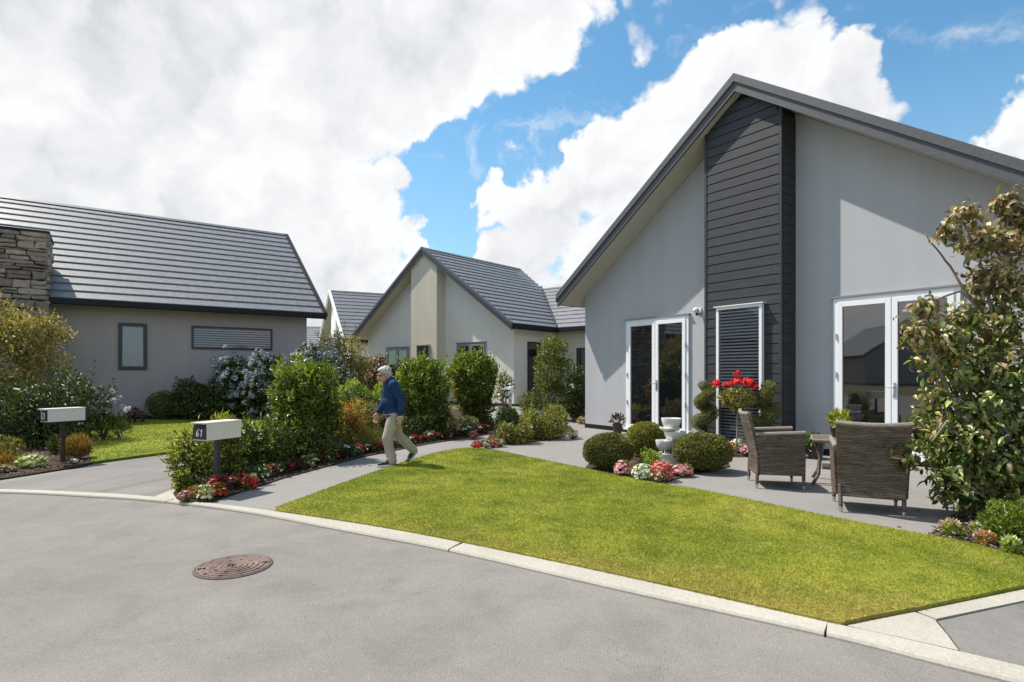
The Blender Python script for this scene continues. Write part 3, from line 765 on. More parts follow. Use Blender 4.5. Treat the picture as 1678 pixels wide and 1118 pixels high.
part('bracket', MB().box((-.05, -.03, -.05), (.05, -.001, .05)).tube([(0, -.02, 0), (0, -.09, -.04)], .018), M['white'], cam_t, True)
part('lamp_head', MB().ball((0, -.13, .0), (.062, .075, .058)), M['white'], cam_t, True)
part('sensor', MB().ball((0.01, -.11, -.085), .035), M['pot'], cam_t, True)

# --- house with the pale gable in the middle; a wing joins its right slope in a valley
W2, E2, S2, O2 = 10.37, 3.54, .70, .42
ML = (-7.874, 31.25); MA = math.atan2(-.6415, .767)
run2 = W2 / 2 + O2; YV = 2.64
def mid_right(mb):
    L0 = .60; top_y = 6.9
    def s1(t):     # distance cut from the far end: valley near the eave, hip above the wing's ridge
        k = t * run2
        return 14 - (YV + L0 + k) if k < 3.8 else 14 - (YV + L0 + 3.8 + (k - 3.8) * .25)
    roof_slope(mb, (W2 + O2, -L0, E2), (0, 1, 0), 14, (-1, 0, 0), run2, S2, 18, s1=s1)
    # the wing's slope facing the street, its lower edge in line with the main eave
    roof_slope(mb, (W2 + O2, YV, E2), (1, 0, 0), 7.5, (0, 1, 0), 3.8, S2, 12, s0=lambda t: -t * 3.8)
    roof_slope(mb, (W2 + O2, YV + 7.6, E2), (1, 0, 0), 7.5, (0, -1, 0), 3.8, S2, 12, s0=lambda t: -t * 3.8)
    mb.extrude([(W2 + O2 + 7.5, YV + 3.6, E2 + 2.55), (W2 + O2 + 7.5, YV + 3.8, E2 + 2.74), (W2 + O2 + 7.5, YV + 4.0, E2 + 2.55)], (-11.3, 0, 0))
mid, mid_top = gable_house('house', 'pale rendered house in the middle, a plain pier up its gable and a side wing', ML, MA, W2, 6.5, E2, S2, O2, .65, M['wall_cream'], M['barge'], panel=(4.25, 6.1, .55, M['wall_beige']), group=GH, right_slope=mid_right, oy2=.35)
vl = MB().tube([(W2 + O2 - .02, YV, E2 + .07), (W2 + O2 - 3.8, YV + 3.8, E2 + .07 + 3.8 * S2)], .035, 6); part('valley_gutter', vl, M['gutter'], mid)
gt = MB().box((W2 + O2 - .02, -.6, E2 - .20), (W2 + O2 + .11, YV - .13, E2 + .0)).box((W2 + O2 - .02, YV - .13, E2 - .20), (W2 + O2 + 7.5, YV, E2))
part('gutter', gt, M['gutter'], mid)
part('soffit', MB().box((W2 + O2 + .0, YV, E2 - .24), (W2 + O2 + 7.4, YV + .5, E2 - .21)), M['soffit'], mid)
part('wall', MB().extrude([(W2 + .003, YV + .45, -.05), (W2 + .003, YV + 7.1, -.05), (W2 + .003, YV + 7.1, 3.28), (W2 + .003, YV + 3.8, 5.85), (W2 + .003, YV + .45, 3.28)], (7.6, 0, 0)), M['wall_beige'], mid)
part('plinth', MB().box((W2 + .01, YV + .44, 0), (W2 + 7.6, YV + .6, .13)), M['gutter'], mid)
french_door(mid, 1.64, 3.47, .1, 2.78, 0, M['greyal'], handle=False)
french_door(mid, 6.90, 8.77, .1, 2.85, 0, M['greyal'], handle=False)
window(mid, 4.70, 5.65, .15, 2.82, -.55, M['greyal'])
window(mid, .93, 1.87, .15, 2.85, W2, M['darkal'], 'y')
window(mid, W2 + 1.2, W2 + 4.6, .15, 2.6, YV + .45, M['darkal'], mull=(W2 + 2.9,))

# --- the taupe house on the left: its long side faces the street
LO = (-7.51, 20.9); LA = math.atan2(.812, -.5837)
left, left_top = gable_house('house', 'taupe rendered house on the left, long tiled roof side on, with a stone chimney', LO, LA, 9.6, 25.0, 3.62, .725, .58, .5, M['wall_taupe'], M['gutter'], n=15, group=GH, th=.2, soffitm=M['wall_taupe'])
# wall windows face local -x; x axis of the frame runs along local y
def side_window(parent, y0, y1, z0, z1, fm, blind=None, w=.055):
    fr = MB()
    d0, d1 = -.055, -.002
    fr.box((d0, y0, z0), (d1, y0 + w, z1)); fr.box((d0, y1 - w, z0), (d1, y1, z1)); fr.box((d0, y0 + w, z1 - w), (d1, y1 - w, z1)); fr.box((d0, y0 + w, z0), (d1, y1 - w, z0 + w))
    f = part('window', fr, fm, parent, bevel=.004)
    part('pane', MB().box((-.042, y0 + w - .01, z0 + w - .01), (-.036, y1 - w + .01, z1 - w + .01)), M['clear'], f)
    if blind == 'slats':
        part('backing', MB().box((-.004, y0 + w - .01, z0 + w - .01), (-.001, y1 - w + .01, z1 - w + .01)), M['darkal'], f)
        mb = MB(); n = int((z1 - z0 - 2 * w) / .078)
        for i in range(n):
            z = z0 + w + .078 * (i + .5); mb.extrude([(-.032, y0 + w, z - .022), (-.012, y0 + w, z + .018), (-.010, y0 + w, z + .016), (-.030, y0 + w, z - .024)], (0, y1 - y0 - 2 * w, 0))
        part('blind', mb, M['blindg'], f)
    else: part('blind', MB().box((-.012, y0 + w - .005, z0 + w - .005), (-.004, y1 - w + .005, z1 - w + .005)), M['blindg'], f)
    return f
side_window(left, 4.93, 5.68, 1.58, 3.02, M['darkal'], 'roller', .10)
side_window(left, 1.2, 3.70, 2.27, 3.02, M['darkal'], 'slats')
# chimney of split stone: every stone is a piece of the one mesh, laid in uneven courses
def chimney(parent, x0, x1, y0, y1, z1):
    """local box; faces -x and -y are dressed"""
    ch = part('chimney', MB().box((x0 + .07, y0 + .07, 0), (x1, y1 - .07, z1 - .06)), M['mortar'], parent)
    mb = MB(); rr = random.Random(5)
    def stone(a, b, c, d, face):
        # a..b along the face, c..d up; slightly ragged outline
        pr = rr.uniform(.0, .055); j = lambda s=.018: rr.uniform(-s, s)
        pts = [(a + j(), c + j()), ((a + b) / 2 + j(.05), c + j(.022)), (b + j(), c + j()), (b + j(), (c + d) / 2 + j()), (b + j(.03), d + j()), ((a + b) / 2 + j(.05), d + j(.022)), (a + j(.03), d + j()), (a + j(), (c + d) / 2 + j())]
        m = len(pts); cx, cz = (a + b) / 2, (c + d) / 2
        inn = [(cx + (u - cx) * (1 - .022 / max(.05, (b - a) / 2)), cz + (w - cz) * (1 - .02 / max(.03, (d - c) / 2))) for u, w in pts]
        to = (lambda u, w, q: (x0 + .07 - q, u, w)) if face == 'x' else (lambda u, w, q: (u, y0 + .07 - q, w))
        if face == 'X2': to = lambda u, w, q: (u, y1 - .07 + q, w)
        vs = [to(u, w, 0) for u, w in pts] + [to(u, w, .045 + pr) for u, w in pts] + [to(u, w, .068 + pr + rr.uniform(0, .012)) for u, w in inn]
        fs = [(i, (i+1) % m, m + (i+1) % m, m + i) for i in range(m)] + [(m + i, m + (i+1) % m, 2*m + (i+1) % m, 2*m + i) for i in range(m)] + [tuple(range(2*m, 3*m))]
        mb.add(vs, fs)
    for face, a0, a1 in (('x', y0, y1), ('y', x0, x1)):
        z = .0
        while z < z1 - .08:
            h = min(rr.choice([.07, .10, .13, .17, .21, .25]), z1 - .06 - z); a = a0
            while a < a1 - .01:
                l = rr.uniform(.22, .75) * (1 if h > .1 else 1.15); b = a1 if a1 - a - l < .2 else a + l
                if h > .16 and rr.random() < .45:
                    hm = h * rr.uniform(.35, .6); stone(a + .008, b - .008, z + .008, z + hm - .006, face); stone(a + .008, b - .008, z + hm + .006, z + h - .008, face)
                else: stone(a + .008, b - .008, z + .008, z + h - .008, face)
                a = b
            z += h
    part('stones', mb, M['stone'], ch)
    part('chimney_cap', MB().box((x0 - .05, y0 - .05, z1 - .06), (x1 + .05, y1 + .05, z1)), M['gutter'], ch)
chimney(left, -.9, .9, 7.32, 10.2, 5.42)

# --- houses further back, and one across the road that shows in the door glass
far, _ = gable_house('house', 'distant small gable with dark tiles, peeping between the taupe and the pale house', (-13.05 - .45 * 5, 42.7 + .893 * 5), R(-63.2), 10.0, 9.0, 3.7, .70, .5, .6, M['wall_cream'], M['white'], panel=(4.0, 6.0, .3, M['blind']), group=GH, n=13)
far2, _ = gable_house('house', 'farthest house, only a strip of tiled roof above the shrubs beside the taupe house', (-31.0, 70.0), R(30), 9.0, 22.0, 3.4, .62, .5, .5, M['wall_cream'], M['barge'], group=GH, n=12)
far2.rotation_euler = (0, 0, R(100)); far2.location = (-14.0, 60.0, 0)
opp, _ = gable_house('house', 'house across the road, seen only as a reflection in the patio door glass', (-62.0, -16.0), R(80), 10.4, 12.0, 3.5, .70, .4, .6, M['wall_taupe'], M['barge'], group=GH, n=14)
fence = thing('fence', 'dark timber fence beside the pale house, behind the shrubs', 'fence', (-7.6, 28.2, 0), R(-14))
fb = MB()
for i in range(16): fb.box((i * .15 + .004, -.012, .05), (i * .15 + .146, .012, 1.72))
part('boards', fb, M['timber'], fence)
part('cap_rail', MB().box((-.03, -.05, 1.725), (2.45, .05, 1.86)), M['timber'], fence)
for i in range(3): part('post', MB().box((i * 1.16 + .0, .015, 0), (i * 1.16 + .1, .11, 1.72)), M['timber'], fence)

# ------------------------------------------------------------------ street things
def manhole(x, y):
    t = thing('manhole_cover', 'rusty round iron manhole cover with raised rings set in the road', 'manhole cover', (x, y, .001), .35)
    fr = MB().lathe([(.322, .000), (.322, .005), (.312, .010), (.300, .010), (.300, .004)], seg=48); part('frame', fr, M['irond'], t)
    prof = [(.296, .004), (.296, .012), (.285, .013)]
    for r in (.275, .225, .178, .133, .09): prof += [(r, .007), (r - .016, .007), (r - .020, .0135), (r - .032, .0135)] 
    prof += [(.05, .008), (.02, .009)]
    lug = MB().lathe(prof, seg=56)
    for k in range(10):
        a = 2 * math.pi * k / 10; c, s = math.cos(a), math.sin(a)
        for r in (.252, .155): lug.box((r * c - .012, r * s - .012, .006), (r * c + .012, r * s + .012, .0165))
    for s in (-1, 1): lug.box((s * .255 - .03, -.012, .014), (s * .255 + .03, .012, .019))
    for k in range(6): lug.box((random.uniform(-.05, .05) - .008, random.uniform(-.05, .05) - .008, .006), (random.uniform(-.05, .05) * .2 + .01, .012, .016))
    part('cover', lug, M['iron'], t)
manhole(*gp(383, 929))
bpy.data.objects['manhole_cover'].scale = (.87, .87, 1)

def digit(mb, segs, ox, oz, s, y, slant=.18):
    """italic numeral from polyline strokes, laid just proud of the plate"""
    for line in segs:
        mb.tube([(ox + (px + slant * pz) * s, y, oz + pz * s) for px, pz in line], .0075 * s / .09, 6)
def mailbox(px, py, top, label, rz, plate_digits, postm, L=.56, hgt=.215, wd=.26):
    x, y = gp(px, py); zt = H + (HY - top) / F * y
    t = thing('letterbox', label, 'letterbox', (x, y, .03), rz, 'letterboxes by the kerb')
    zt -= .03; z0 = zt - hgt
    part('post', MB().box((-.028, -.028, 0), (.028, .028, z0 + .004)), postm, t)
    b = MB()
    # box with a hooded roof that overhangs the number end
    b.box((-L/2 + .012, -wd/2, z0), (L/2, wd/2, z0 + .012)).box((-L/2 + .012, -wd/2, z0 + .012), (L/2, -wd/2 + .006, zt - .008)).box((-L/2 + .012, wd/2 - .006, z0 + .012), (L/2, wd/2, zt - .008)).box((L/2 - .006, -wd/2 + .006, z0 + .012), (L/2, wd/2 - .006, zt - .008))
    part('box', b, M['mailbox'], t)
    part('roof', MB().box((-L/2 - .02, -wd/2 - .006, zt - .0078), (L/2 + .004, wd/2 + .006, zt + .008)), M['mailbox'], t)
    pl = part('number_plate', MB().box((-L/2 + .004, -wd/2 + .007, z0 + .013), (-L/2 + .016, wd/2 - .007, z0 + hgt * .74)), M['plate'], t)
    part('slot_flap', MB().box((-L/2 + .02, -wd/2 + .007, z0 + hgt * .78), (-L/2 + .03, wd/2 - .007, zt - .03)), M['plate'], t)
    if plate_digits:
        mb = MB(); s = .085; segs = {'6': [[(.62, 1.0), (.35, .85), (.12, .5), (.08, .2), (.25, 0), (.5, .05), (.6, .25), (.5, .48), (.28, .48), (.1, .3)]], '1': [[(.12, .78), (.38, 1.0), (.38, 0)]]}
        for k, d in enumerate(plate_digits):
            for line in segs[d]:
                mb.tube([(-L/2 + .001, (.055 - k * .065) - (qx + .18 * qz) * s * .8, z0 + .05 + qz * s) for qx, qz in line], .0058, 6)
        part('number', mb, M['numeral'], pl)
    else:
        mb = MB().tube([(-L/2 + .002, .05, z0 + .05), (-L/2 + .002, .05, z0 + .14), (-L/2 + .002, -.03, z0 + .14), (-L/2 + .002, -.03, z0 + .05), (-L/2 + .002, .05, z0 + .05)], .006, 5)
        part('number', mb, M['numeral'], pl)
    return t
mailbox(356, 808, 691, 'cream letterbox on a dark post with white number 61 on its black end', R(66), '61', M['post'], .50, .21, .24)
mailbox(103, 762, 669.5, 'cream letterbox on a brown post in the left garden bed', R(61), '', M['brownpost'], .53, .20, .24)

gl_x, gl_y = gp(836, 672)
gt = thing('garden_light', 'white capped garden bollard light at the corner of the pale house', 'garden light', (gl_x, gl_y, 0))
part('post', MB().lathe([(.07, 0), (.07, .02), (.06, .03), (.06, .62)]), M['steel'], gt, True)
part('lamp_head', MB().lathe([(.10, .62), (.15, .70), (.16, .80), (.12, .90), (.05, .93), (.05, 1.02), (.02, 1.04)]), M['white'], gt, True)

# ------------------------------------------------------------------ patio furniture
def make_chair(label, loc, rz):
    """armchair of woven rattan; local +y is where the sitter looks"""
    t = thing('armchair', label, 'armchair', loc, rz, 'rattan armchairs on the patio')
    zs, za, zb = .40, .70, .95; w, d = .29, .27
    def slab(P, th, n):      # P(u,v) centre surface, offset by thickness along n
        mb = MB(); nu, nv = 10, 8; top = []
        for s in (-.5, .5):
            for i in range(nu + 1):
                for j in range(nv + 1):
                    p = Vector(P(i / nu, j / nv)) + Vector(n) * th * s; mb.v.append(tuple(p))
        q = (nu + 1) * (nv + 1); id_ = lambda s, i, j: s * q + i * (nv + 1) + j
        for i in range(nu):
            for j in range(nv):
                mb.f.append((id_(0,i,j), id_(0,i,j+1), id_(0,i+1,j+1), id_(0,i+1,j))); mb.f.append((id_(1,i,j), id_(1,i+1,j), id_(1,i+1,j+1), id_(1,i,j+1)))
        for i in range(nu): mb.f += [(id_(0,i,0), id_(0,i+1,0), id_(1,i+1,0), id_(1,i,0)), (id_(0,i,nv), id_(1,i,nv), id_(1,i+1,nv), id_(0,i+1,nv))]
        for j in range(nv): mb.f += [(id_(0,0,j), id_(1,0,j), id_(1,0,j+1), id_(0,0,j+1)), (id_(0,nu,j), id_(0,nu,j+1), id_(1,nu,j+1), id_(1,nu,j))]
        return mb
    lean = lambda z: -d - .12 * max(0, (z - zs) / (zb - zs)) ** 1.2
    zlow = .17
    def back(u, v):
        z = zlow + (zb - zlow) * v; ww = w + .045 * v
        bow = .035 * (1 - (2*u - 1) ** 2) * (1 if z > zs else .3)
        return ((2*u - 1) * ww, lean(z) - bow, z - .018 * (1 - (2*u - 1) ** 2) * v)
    part('backrest', slab(back, .04, (0, 1, 0)), M['rattan'], t, True)
    rail = [back(i / 10, 1) for i in range(11)]
    part('top_rail', MB().tube([(x, y, z + .006) for x, y, z in rail], .026, 8), M['rail'], t, True)
    for s in (-1, 1):
        def arm(u, v, s=s):
            z0 = zlow + .01; yb = lean(z0 + (za - z0) * v) + .02; yf = d - .0
            zz = z0 + (za - .02 - z0) * v + (.03 * v * (u))
            return (s * (w + .012 + .022 * v), yb + (yf - yb) * u, zz)
        part('armrest', slab(arm, .045, (1, 0, 0)), M['rattan'], t, True)
        part('arm_rail', MB().tube([tuple(Vector(arm(i / 8, 1)) + Vector((0, 0, .01))) for i in range(9)], .027, 8), M['rail'], t, True)
        part('leg', MB().tube([(s * (w + .012), d - .02, za - .06), (s * (w + .008), d - .015, .055)], .021, 8), M['rattan'], t, True)
        part('foot', MB().tube([(s * (w + .008), d - .015, .055), (s * (w + .008), d - .014, 0)], [.019, .016], 8), M['steel'], t, True)
        part('leg', MB().tube([(s * (w - .005), -d - .008, .3), (s * (w - .01), -d - .02, .055)], .021, 8), M['rattan'], t, True)
        part('foot', MB().tube([(s * (w - .01), -d - .02, .055), (s * (w - .01), -d - .022, 0)], [.019, .016], 8), M['steel'], t, True)
    part('seat', MB().box((-w + .012, -d + .03, zs - .07), (w - .012, d + .01, zs)).box((-w + .012, d - .03, zlow + .01), (w - .012, d + .012, zs - .072)), M['rattan'], t, bevel=.012)
    part('cushion', MB().box((-w + .02, -d + .05, zs + .002), (w - .02, d, zs + .065)), M['cushion'], t, bevel=.025)
    return t
c1 = gp(1272, 797.5); 
make_chair('brown rattan armchair side on to the lawn, nearer the white fountain', (c1[0], c1[1], .02), math.atan2(-.22, .975) - math.pi / 2)
x2, y2 = gp(1428, 846); fx, fy = .417, .909
make_chair('brown rattan armchair turned to the glass doors, seen from behind beside the big leafy tree', (x2 + fx * .27, y2 + fy * .27, .02), math.atan2(fy, fx) - math.pi / 2)
tx, ty = 4.36, 7.62
tb = thing('side_table', 'low woven rattan table between the two armchairs', 'table', (tx, ty, .02), R(-28))
part('tabletop', MB().box((-.32, -.32, .565), (.32, .32, .60)), M['rattan'], tb, bevel=.01)
part('rim', MB().tube([(-.32, -.32, .585), (.32, -.32, .585), (.32, .32, .585), (-.32, .32, .585), (-.32, -.32, .585)], .022, 8, False), M['rail'], tb, True)
for sx in (-1, 1):
    for sy in (-1, 1):
        part('leg', MB().tube([(sx * .27, sy * .27, .565), (sx * .22, sy * .22, .35), (sx * .24, sy * .24, .14), (sx * .31, sy * .31, 0)], .022, 8), M['rattan'], tb, True)
part('shelf', MB().box((-.2, -.2, .2), (.2, .2, .225)), M['rattan'], tb, bevel=.006)

# white stacked fountain
fx0, fy0 = gp(1100, 765)
ft = thing('fountain', 'white stone garden fountain of stacked bowls among the clipped bushes', 'fountain', (fx0, fy0, .03), R(-12))
def bowl(z0, r, h, c=(0, 0)): 
    return MB().lathe([(r * .62, z0), (r * .80, z0 + h * .15), (r * .93, z0 + h * .55), (r, z0 + h * .93), (r, z0 + h), (r * .90, z0 + h), (r * .84, z0 + h * .7), (r * .55, z0 + h * .55)], (c[0], c[1], 0))
part('basin', MB().lathe([(.19, 0), (.21, .03), (.16, .05), (.19, .09), (.21, .19), (.20, .20), (.18, .16), (.10, .14)]), M['ceramic'], ft, True)
part('column', MB().box((-.10, -.09, .12), (.13, .10, .40)), M['ceramic'], ft, bevel=.02)
part('spout', MB().box((-.03, -.10, .18), (.0, -.091, .34)).tube([(-.12, -.10, .33), (-.13, -.11, .2), (-.11, -.1, .16)], .014).tube([(-.1, -.11, .31), (-.05, -.12, .22)], .012), M['irond'], ft)
for nm, z0, r, h, c in (('bowl', .25, .135, .145, (-.11, -.06)), ('bowl', .405, .175, .13, (.06, .0)), ('bowl', .545, .165, .045, (-.02, 0)), ('bowl', .60, .155, .14, (0, 0))):
    part(nm, bowl(z0, r, h, c), M['ceramic'], ft, True)

def pot_plant(name, label, loc, r, h, potm, leafm, n, L, W, ph, cat='potted plant', flw=None):
    t = thing(name, label, cat, loc)
    part('pot', MB().lathe([(r * .72, 0), (r * .95, h * .85), (r * 1.02, h * .88), (r * 1.02, h), (r * .9, h), (r * .85, h * .9)], seg=20), potm, t, True)
    P, O = crown_points([(0, 0, h + ph * .4, r * 1.35, r * 1.35, ph * .6)], n, .8, 8, .3, h * .9)
    add_leaves('foliage', t, P, O, leafm, L, W, .8, .6, .35)
    return t
x, y = gp(1336, 754); pot_plant('potted_plant', 'green leafy plant in a black pot on the patio by the grey wall', (x, y, .02), .14, .21, M['pot'], G['camellia'], 150, .10, .06, .22)
x, y = gp(1012, 713); pot_plant('potted_plant', 'bronze leaved plant in a brown pot left of the narrow patio doors', (x, y, .02), .12, .25, M['rustpot'], G['redleaf'], 130, .12, .035, .22)
pot_plant('potted_plant', 'bright green plant in a pot standing on the rattan table', (4.42, 7.72, .62), .11, .13, M['pot'], G['yellow'], 260, .09, .03, .24)
# ------------------------------------------------------------------ planting
GC = 'shrubs of the path side bed'; GL = 'shrubs of the left garden'
# left garden
shrub('tree', 'golden brown leaved tree in front of the stone chimney', 'tree', bb(-70, 118, 478, 722), G['gold'], 7000, .10, .048, [(-.1, 0, 2.35, .95, .85, .7), (-.7, 0, 2.6, .6, .6, .75), (.3, 0, 1.75, .85, .75, .75), (.75, 0, 2.45, .36, .4, .45), (1.15, 0, 2.3, .28, .3, .25), (1.1, 0, 1.55, .28, .3, .16), (-.1, 0, 1.1, 1.1, .8, .6)], stem_m='bark', shell=.8, lump=.4, shoots=110, up=.45, second=(G['goldg'], .35))
shrub('shrub', 'broad dark green shrub behind the blank letterbox', 'shrub', bb(-46, 160, 606, 742), G['dark'], 7500, .12, .038, 'spread', GL, lump=.4, up=.1, shell=.6, shoots=40)
X, Y, w, h = bb(120, 215, 640, 728)
shrub('flowering_plant', 'lilac flowered plant leaning out beside the dark shrub by the taupe wall', 'flower', (X, Y, w, h), G['deep'], 500, .2, .022, [(0, 0, .25, w * .45, .5, .3)], GL, flowers=None, up=.6)
t = bpy.data.objects['flowering_plant']
P = np.array([(w * (-.12 + .62 * k / 13.0) + random.uniform(-.05, .05), random.uniform(-.2, .1), h * (.95 - .45 * (k / 13.0) ** 1.5) + random.uniform(-.04, .1)) for k in range(14)])
stems(t, P, G['deep'], .006, name='flower_stem', r1=.003)
Ph, Oh = heads(P, np.tile([[0, -.2, 1.0]], (14, 1)), 16, .085); add_flowers('flowers', t, Ph, Oh, G['lilac'], .05)
shrub('grass_clump', 'rust and straw coloured fine grass clump beside the brown letterbox post', 'grass clump', bb(102, 150, 722, 758), G['straw'], 2600, .13, .008, 'dome', None, up=1.1, rnd=.5, out=.25, shell=.9, stem_m='bark')
shrub('flowering_plant', 'low cream flowering clump at the edge of the left bed', 'flower', bb(30, 74, 748, 772), G['lime'], 500, .05, .022, 'dome', None, flowers=(G['cream'], 150, .055, 1, 0))
shrub('flowering_plant', 'small pale flowering clump at the frame edge of the left bed', 'flower', bb(-4, 25, 764, 779), G['sage'], 250, .05, .02, 'dome', None, flowers=(G['peach'], 90, .05, 1, 0))
shrub('flowering_plant', 'tiny white flowers at the foot of the brown letterbox post', 'flower', bb(115, 129, 755, 763), G['olive'], 50, .04, .02, 'dome', None, flowers=(G['white'], 14, .055, 1, 0))
shrub('plant', 'thin leafy plant with pale tips at the far left of the left bed', 'plant', bb(-20, 36, 714, 768), G['olive'], 700, .09, .016, 'dome', GL, up=.7, shell=.9, flowers=(G['white'], 26, .035, 1, 0))
shrub('plant', 'pinkish dry stemmed plant at the front of the left bed', 'plant', bb(-16, 28, 742, 771), G['orange'], 260, .10, .006, 'dome', None, up=.9, shell=.95)
shrub('plant', 'low green rosette plant left of the blank letterbox post', 'plant', bb(82, 100, 718, 748), G['deep'], 160, .12, .03, 'dome', None, up=.5)
for k, (x0, x1, yt, yb) in enumerate([(205, 216, 676, 697), (216, 228, 668, 696), (228, 240, 676, 695)]):
    shrub('plant', ['small dark plant against the taupe wall, left of three', 'small dark plant against the taupe wall, tallest of three', 'small dark plant against the taupe wall, right of three'][k], 'plant', bb(x0, x1, yt, yb), G['maroon'], 160, .08, .04, 'lollipop', 'small dark plants against the taupe wall')
shrub('clipped_bush', 'round clipped green bush at the edge of the far lawn by the taupe wall', 'bush', bb(240, 296, 643, 692), G['topi'], 2600, .05, .025, 'ball', None, shell=.2, lump=.08)
shrub('shrub', 'dark glossy shrub under the slatted window', 'shrub', bb(283, 388, 608, 692), G['dark'], 4200, .14, .05, 'spread', GL, lump=.4, flowers=(G['white'], 14, .06, 1, 0))
shrub('hydrangea', 'blue white lacecap hydrangea growing at the end of the far lawn', 'hydrangea', bb(352, 468, 566, 690), G['dark'], 4200, .14, .075, 'spread', 'hydrangeas', flowers=(G['blue'], 420, .055, 16, .10), lump=.35)
shrub('hydrangea', 'blue hydrangea behind the tall camellia, below the olive gold tree', 'hydrangea', bb(450, 574, 556, 690), G['dark'], 3600, .14, .075, 'dome', 'hydrangeas', flowers=(G['blue'], 340, .055, 15, .10), lump=.35)
shrub('shrub', 'dark evergreen shrub between the glossy shrub and the hydrangea', 'shrub', bb(345, 420, 588, 684), G['dark'], 3000, .13, .05, 'dome', GL)
shrub('tree', 'olive and gold feathery tree at the corner of the taupe house', 'tree', bb(508, 606, 524, 676), G['goldg'], 8500, .12, .034, [(0, 0, 2.2, .95, .9, 1.05), (-.45, 0, 1.6, 1.0, .8, 1.0), (0, 0, .8, 1.1, .9, .8), (.5, 0, 1.5, .85, .8, .95), (.9, 0, 1.7, .4, .4, .5)], None, shell=.8, lump=.4, shoots=90, up=.35, second=(G['gold'], .3), stem_m='bark')
shrub('shrub', 'bronze shrub with pale leaf backs in front of the dark timber fence', 'shrub', bb(592, 642, 566, 672), G['maroon'], 1700, .14, .06, 'dome', None, flowers=(G['peach'], 70, .10, 2, .1), lump=.4)
# the bed between driveway and path
shrub('shrub', 'yellow green shrub at the kerb end of the bed, behind letterbox 61', 'shrub', bb(286, 362, 694, 805), G['yellow'], 3200, .06, .026, [(0, 0, .42, .34, .34, .34), (.1, .1, .25, .36, .34, .25), (-.12, -.08, .3, .26, .26, .3)], GC, shell=.6, lump=.4, shoots=40, second=(G['dark'], .4))
shrub('shrub', 'low trailing green plant at the kerb tip of the bed', 'shrub', bb(283, 318, 768, 812), G['yellow'], 900, .05, .022, 'dome', GC, lump=.35, second=(G['dark'], .5))
shrub('shrub', 'small yellow tipped shrub right behind letterbox 61', 'shrub', bb(352, 402, 694, 797), G['boxy'], 1900, .06, .026, 'column', GC, shell=.6, lump=.35, shoots=22, second=(G['deep'], .5))
shrub('plant', 'wispy green shoots showing above letterbox 61', 'plant', bb(345, 385, 676, 778), G['yellow'], 340, .10, .012, [(0, 0, .72, .17, .15, .16), (0, 0, .4, .1, .1, .3)], None, up=.9, shell=.9)
shrub('shrub', 'mid green spreading shrub left of the tallest camellia', 'shrub', bb(384, 478, 693, 780), G['camellia'], 4200, .085, .034, 'spread', GC, lump=.35, second=(G['deep'], .5), shoots=40)
shrub('camellia', 'tallest green camellia, broad at its foot, left of the walking man', 'camellia', bb(430, 566, 592, 761), G['camellia'], 11500, .085, .036, 'bigcone', 'camellias along the path', fresh=G['fresh'], shell=.45, lump=.34, lumps=26, shoots=80)
shrub('shrub', 'dark low shrub at the foot of the tallest camellia', 'shrub', bb(466, 560, 708, 764), G['deep'], 2800, .085, .034, 'dome', GC)
shrub('nandina', 'orange and gold leaved nandina behind the path edging, left of the man', 'shrub', bb(540, 604, 648, 745), G['orange'], 2200, .075, .02, [(0, 0, .62, .28, .28, .34), (.1, 0, .4, .26, .26, .3), (-.05, 0, .25, .3, .25, .25)], None, shell=.9, lump=.4, shoots=30, second=(G['redleaf'], .22))
shrub('shrub', 'yellowish leafed bush just behind the nandina', 'shrub', bb(570, 628, 650, 736), G['olive'], 1800, .07, .022, 'dome', GC, shell=.8, second=(G['gold'], .25))
shrub('shrub', 'feathery sage green mound just left of the walking man, above the edging flowers', 'shrub', bb(536, 634, 700, 745), G['olive'], 3400, .075, .012, 'dome', GC, up=.7, shell=.5, second=(G['sage'], .35))
shrub('shrub', 'lime green mound beside the head of the man', 'shrub', bb(556, 660, 612, 700), G['lime'], 4200, .10, .03, 'spread', GC, shell=.4, lump=.3, second=(G['boxy'], .3))
shrub('shrub', 'dark green mass behind the tallest camellia', 'shrub', bb(500, 612, 628, 716), G['deep'], 4000, .11, .045, 'spread', GC, second=(G['camellia'], .3))
shrub('shrub', 'dark red brown shrub in the middle of the bed behind the man', 'shrub', bb(600, 652, 648, 729), G['maroon'], 1500, .08, .035, 'dome', GC, second=(G['dark'], .6))
shrub('shrub', 'low dark green plant behind the legs of the walking man', 'shrub', bb(644, 704, 686, 724), G['deep'], 1500, .085, .036, 'dome', GC)
shrub('camellia', 'green camellia right behind the walking man', 'camellia', bb(634, 742, 590, 721), G['camellia'], 9000, .10, .042, 'column', 'camellias along the path', fresh=G['fresh'], shell=.45, lump=.32, lumps=24, shoots=70)
shrub('shrub', 'russet and gold shrub between the two rounded camellias', 'shrub', bb(692, 748, 612, 715), G['goldg'], 1600, .085, .03, 'lollipop', GC, shell=.8, second=(G['orange'], .25))
shrub('camellia', 'round headed camellia before the pale wall, third along the path', 'camellia', bb(730, 822, 577, 707), G['camellia'], 8500, .11, .048, 'lollipop', 'camellias along the path', fresh=G['fresh'], shell=.45, lump=.32, lumps=24, shoots=60, second=(G['olive'], .2))
shrub('shrub', 'low green shrub with pale flowers below the gap between camellias', 'shrub', bb(708, 752, 676, 719), G['camellia'], 1100, .075, .026, 'dome', GC, flowers=(G['white'], 16, .05, 1, 0))
shrub('shrub', 'low pale variegated shrub under the round headed camellia', 'shrub', bb(748, 788, 682, 713), G['sage'], 900, .075, .028, 'dome', GC, flowers=(G['cream'], 22, .05, 1, 0))
shrub('shrub', 'dark low shrub at the foot of the round headed camellia', 'shrub', bb(782, 812, 682, 707), G['deep'], 800, .075, .03, 'dome', GC)
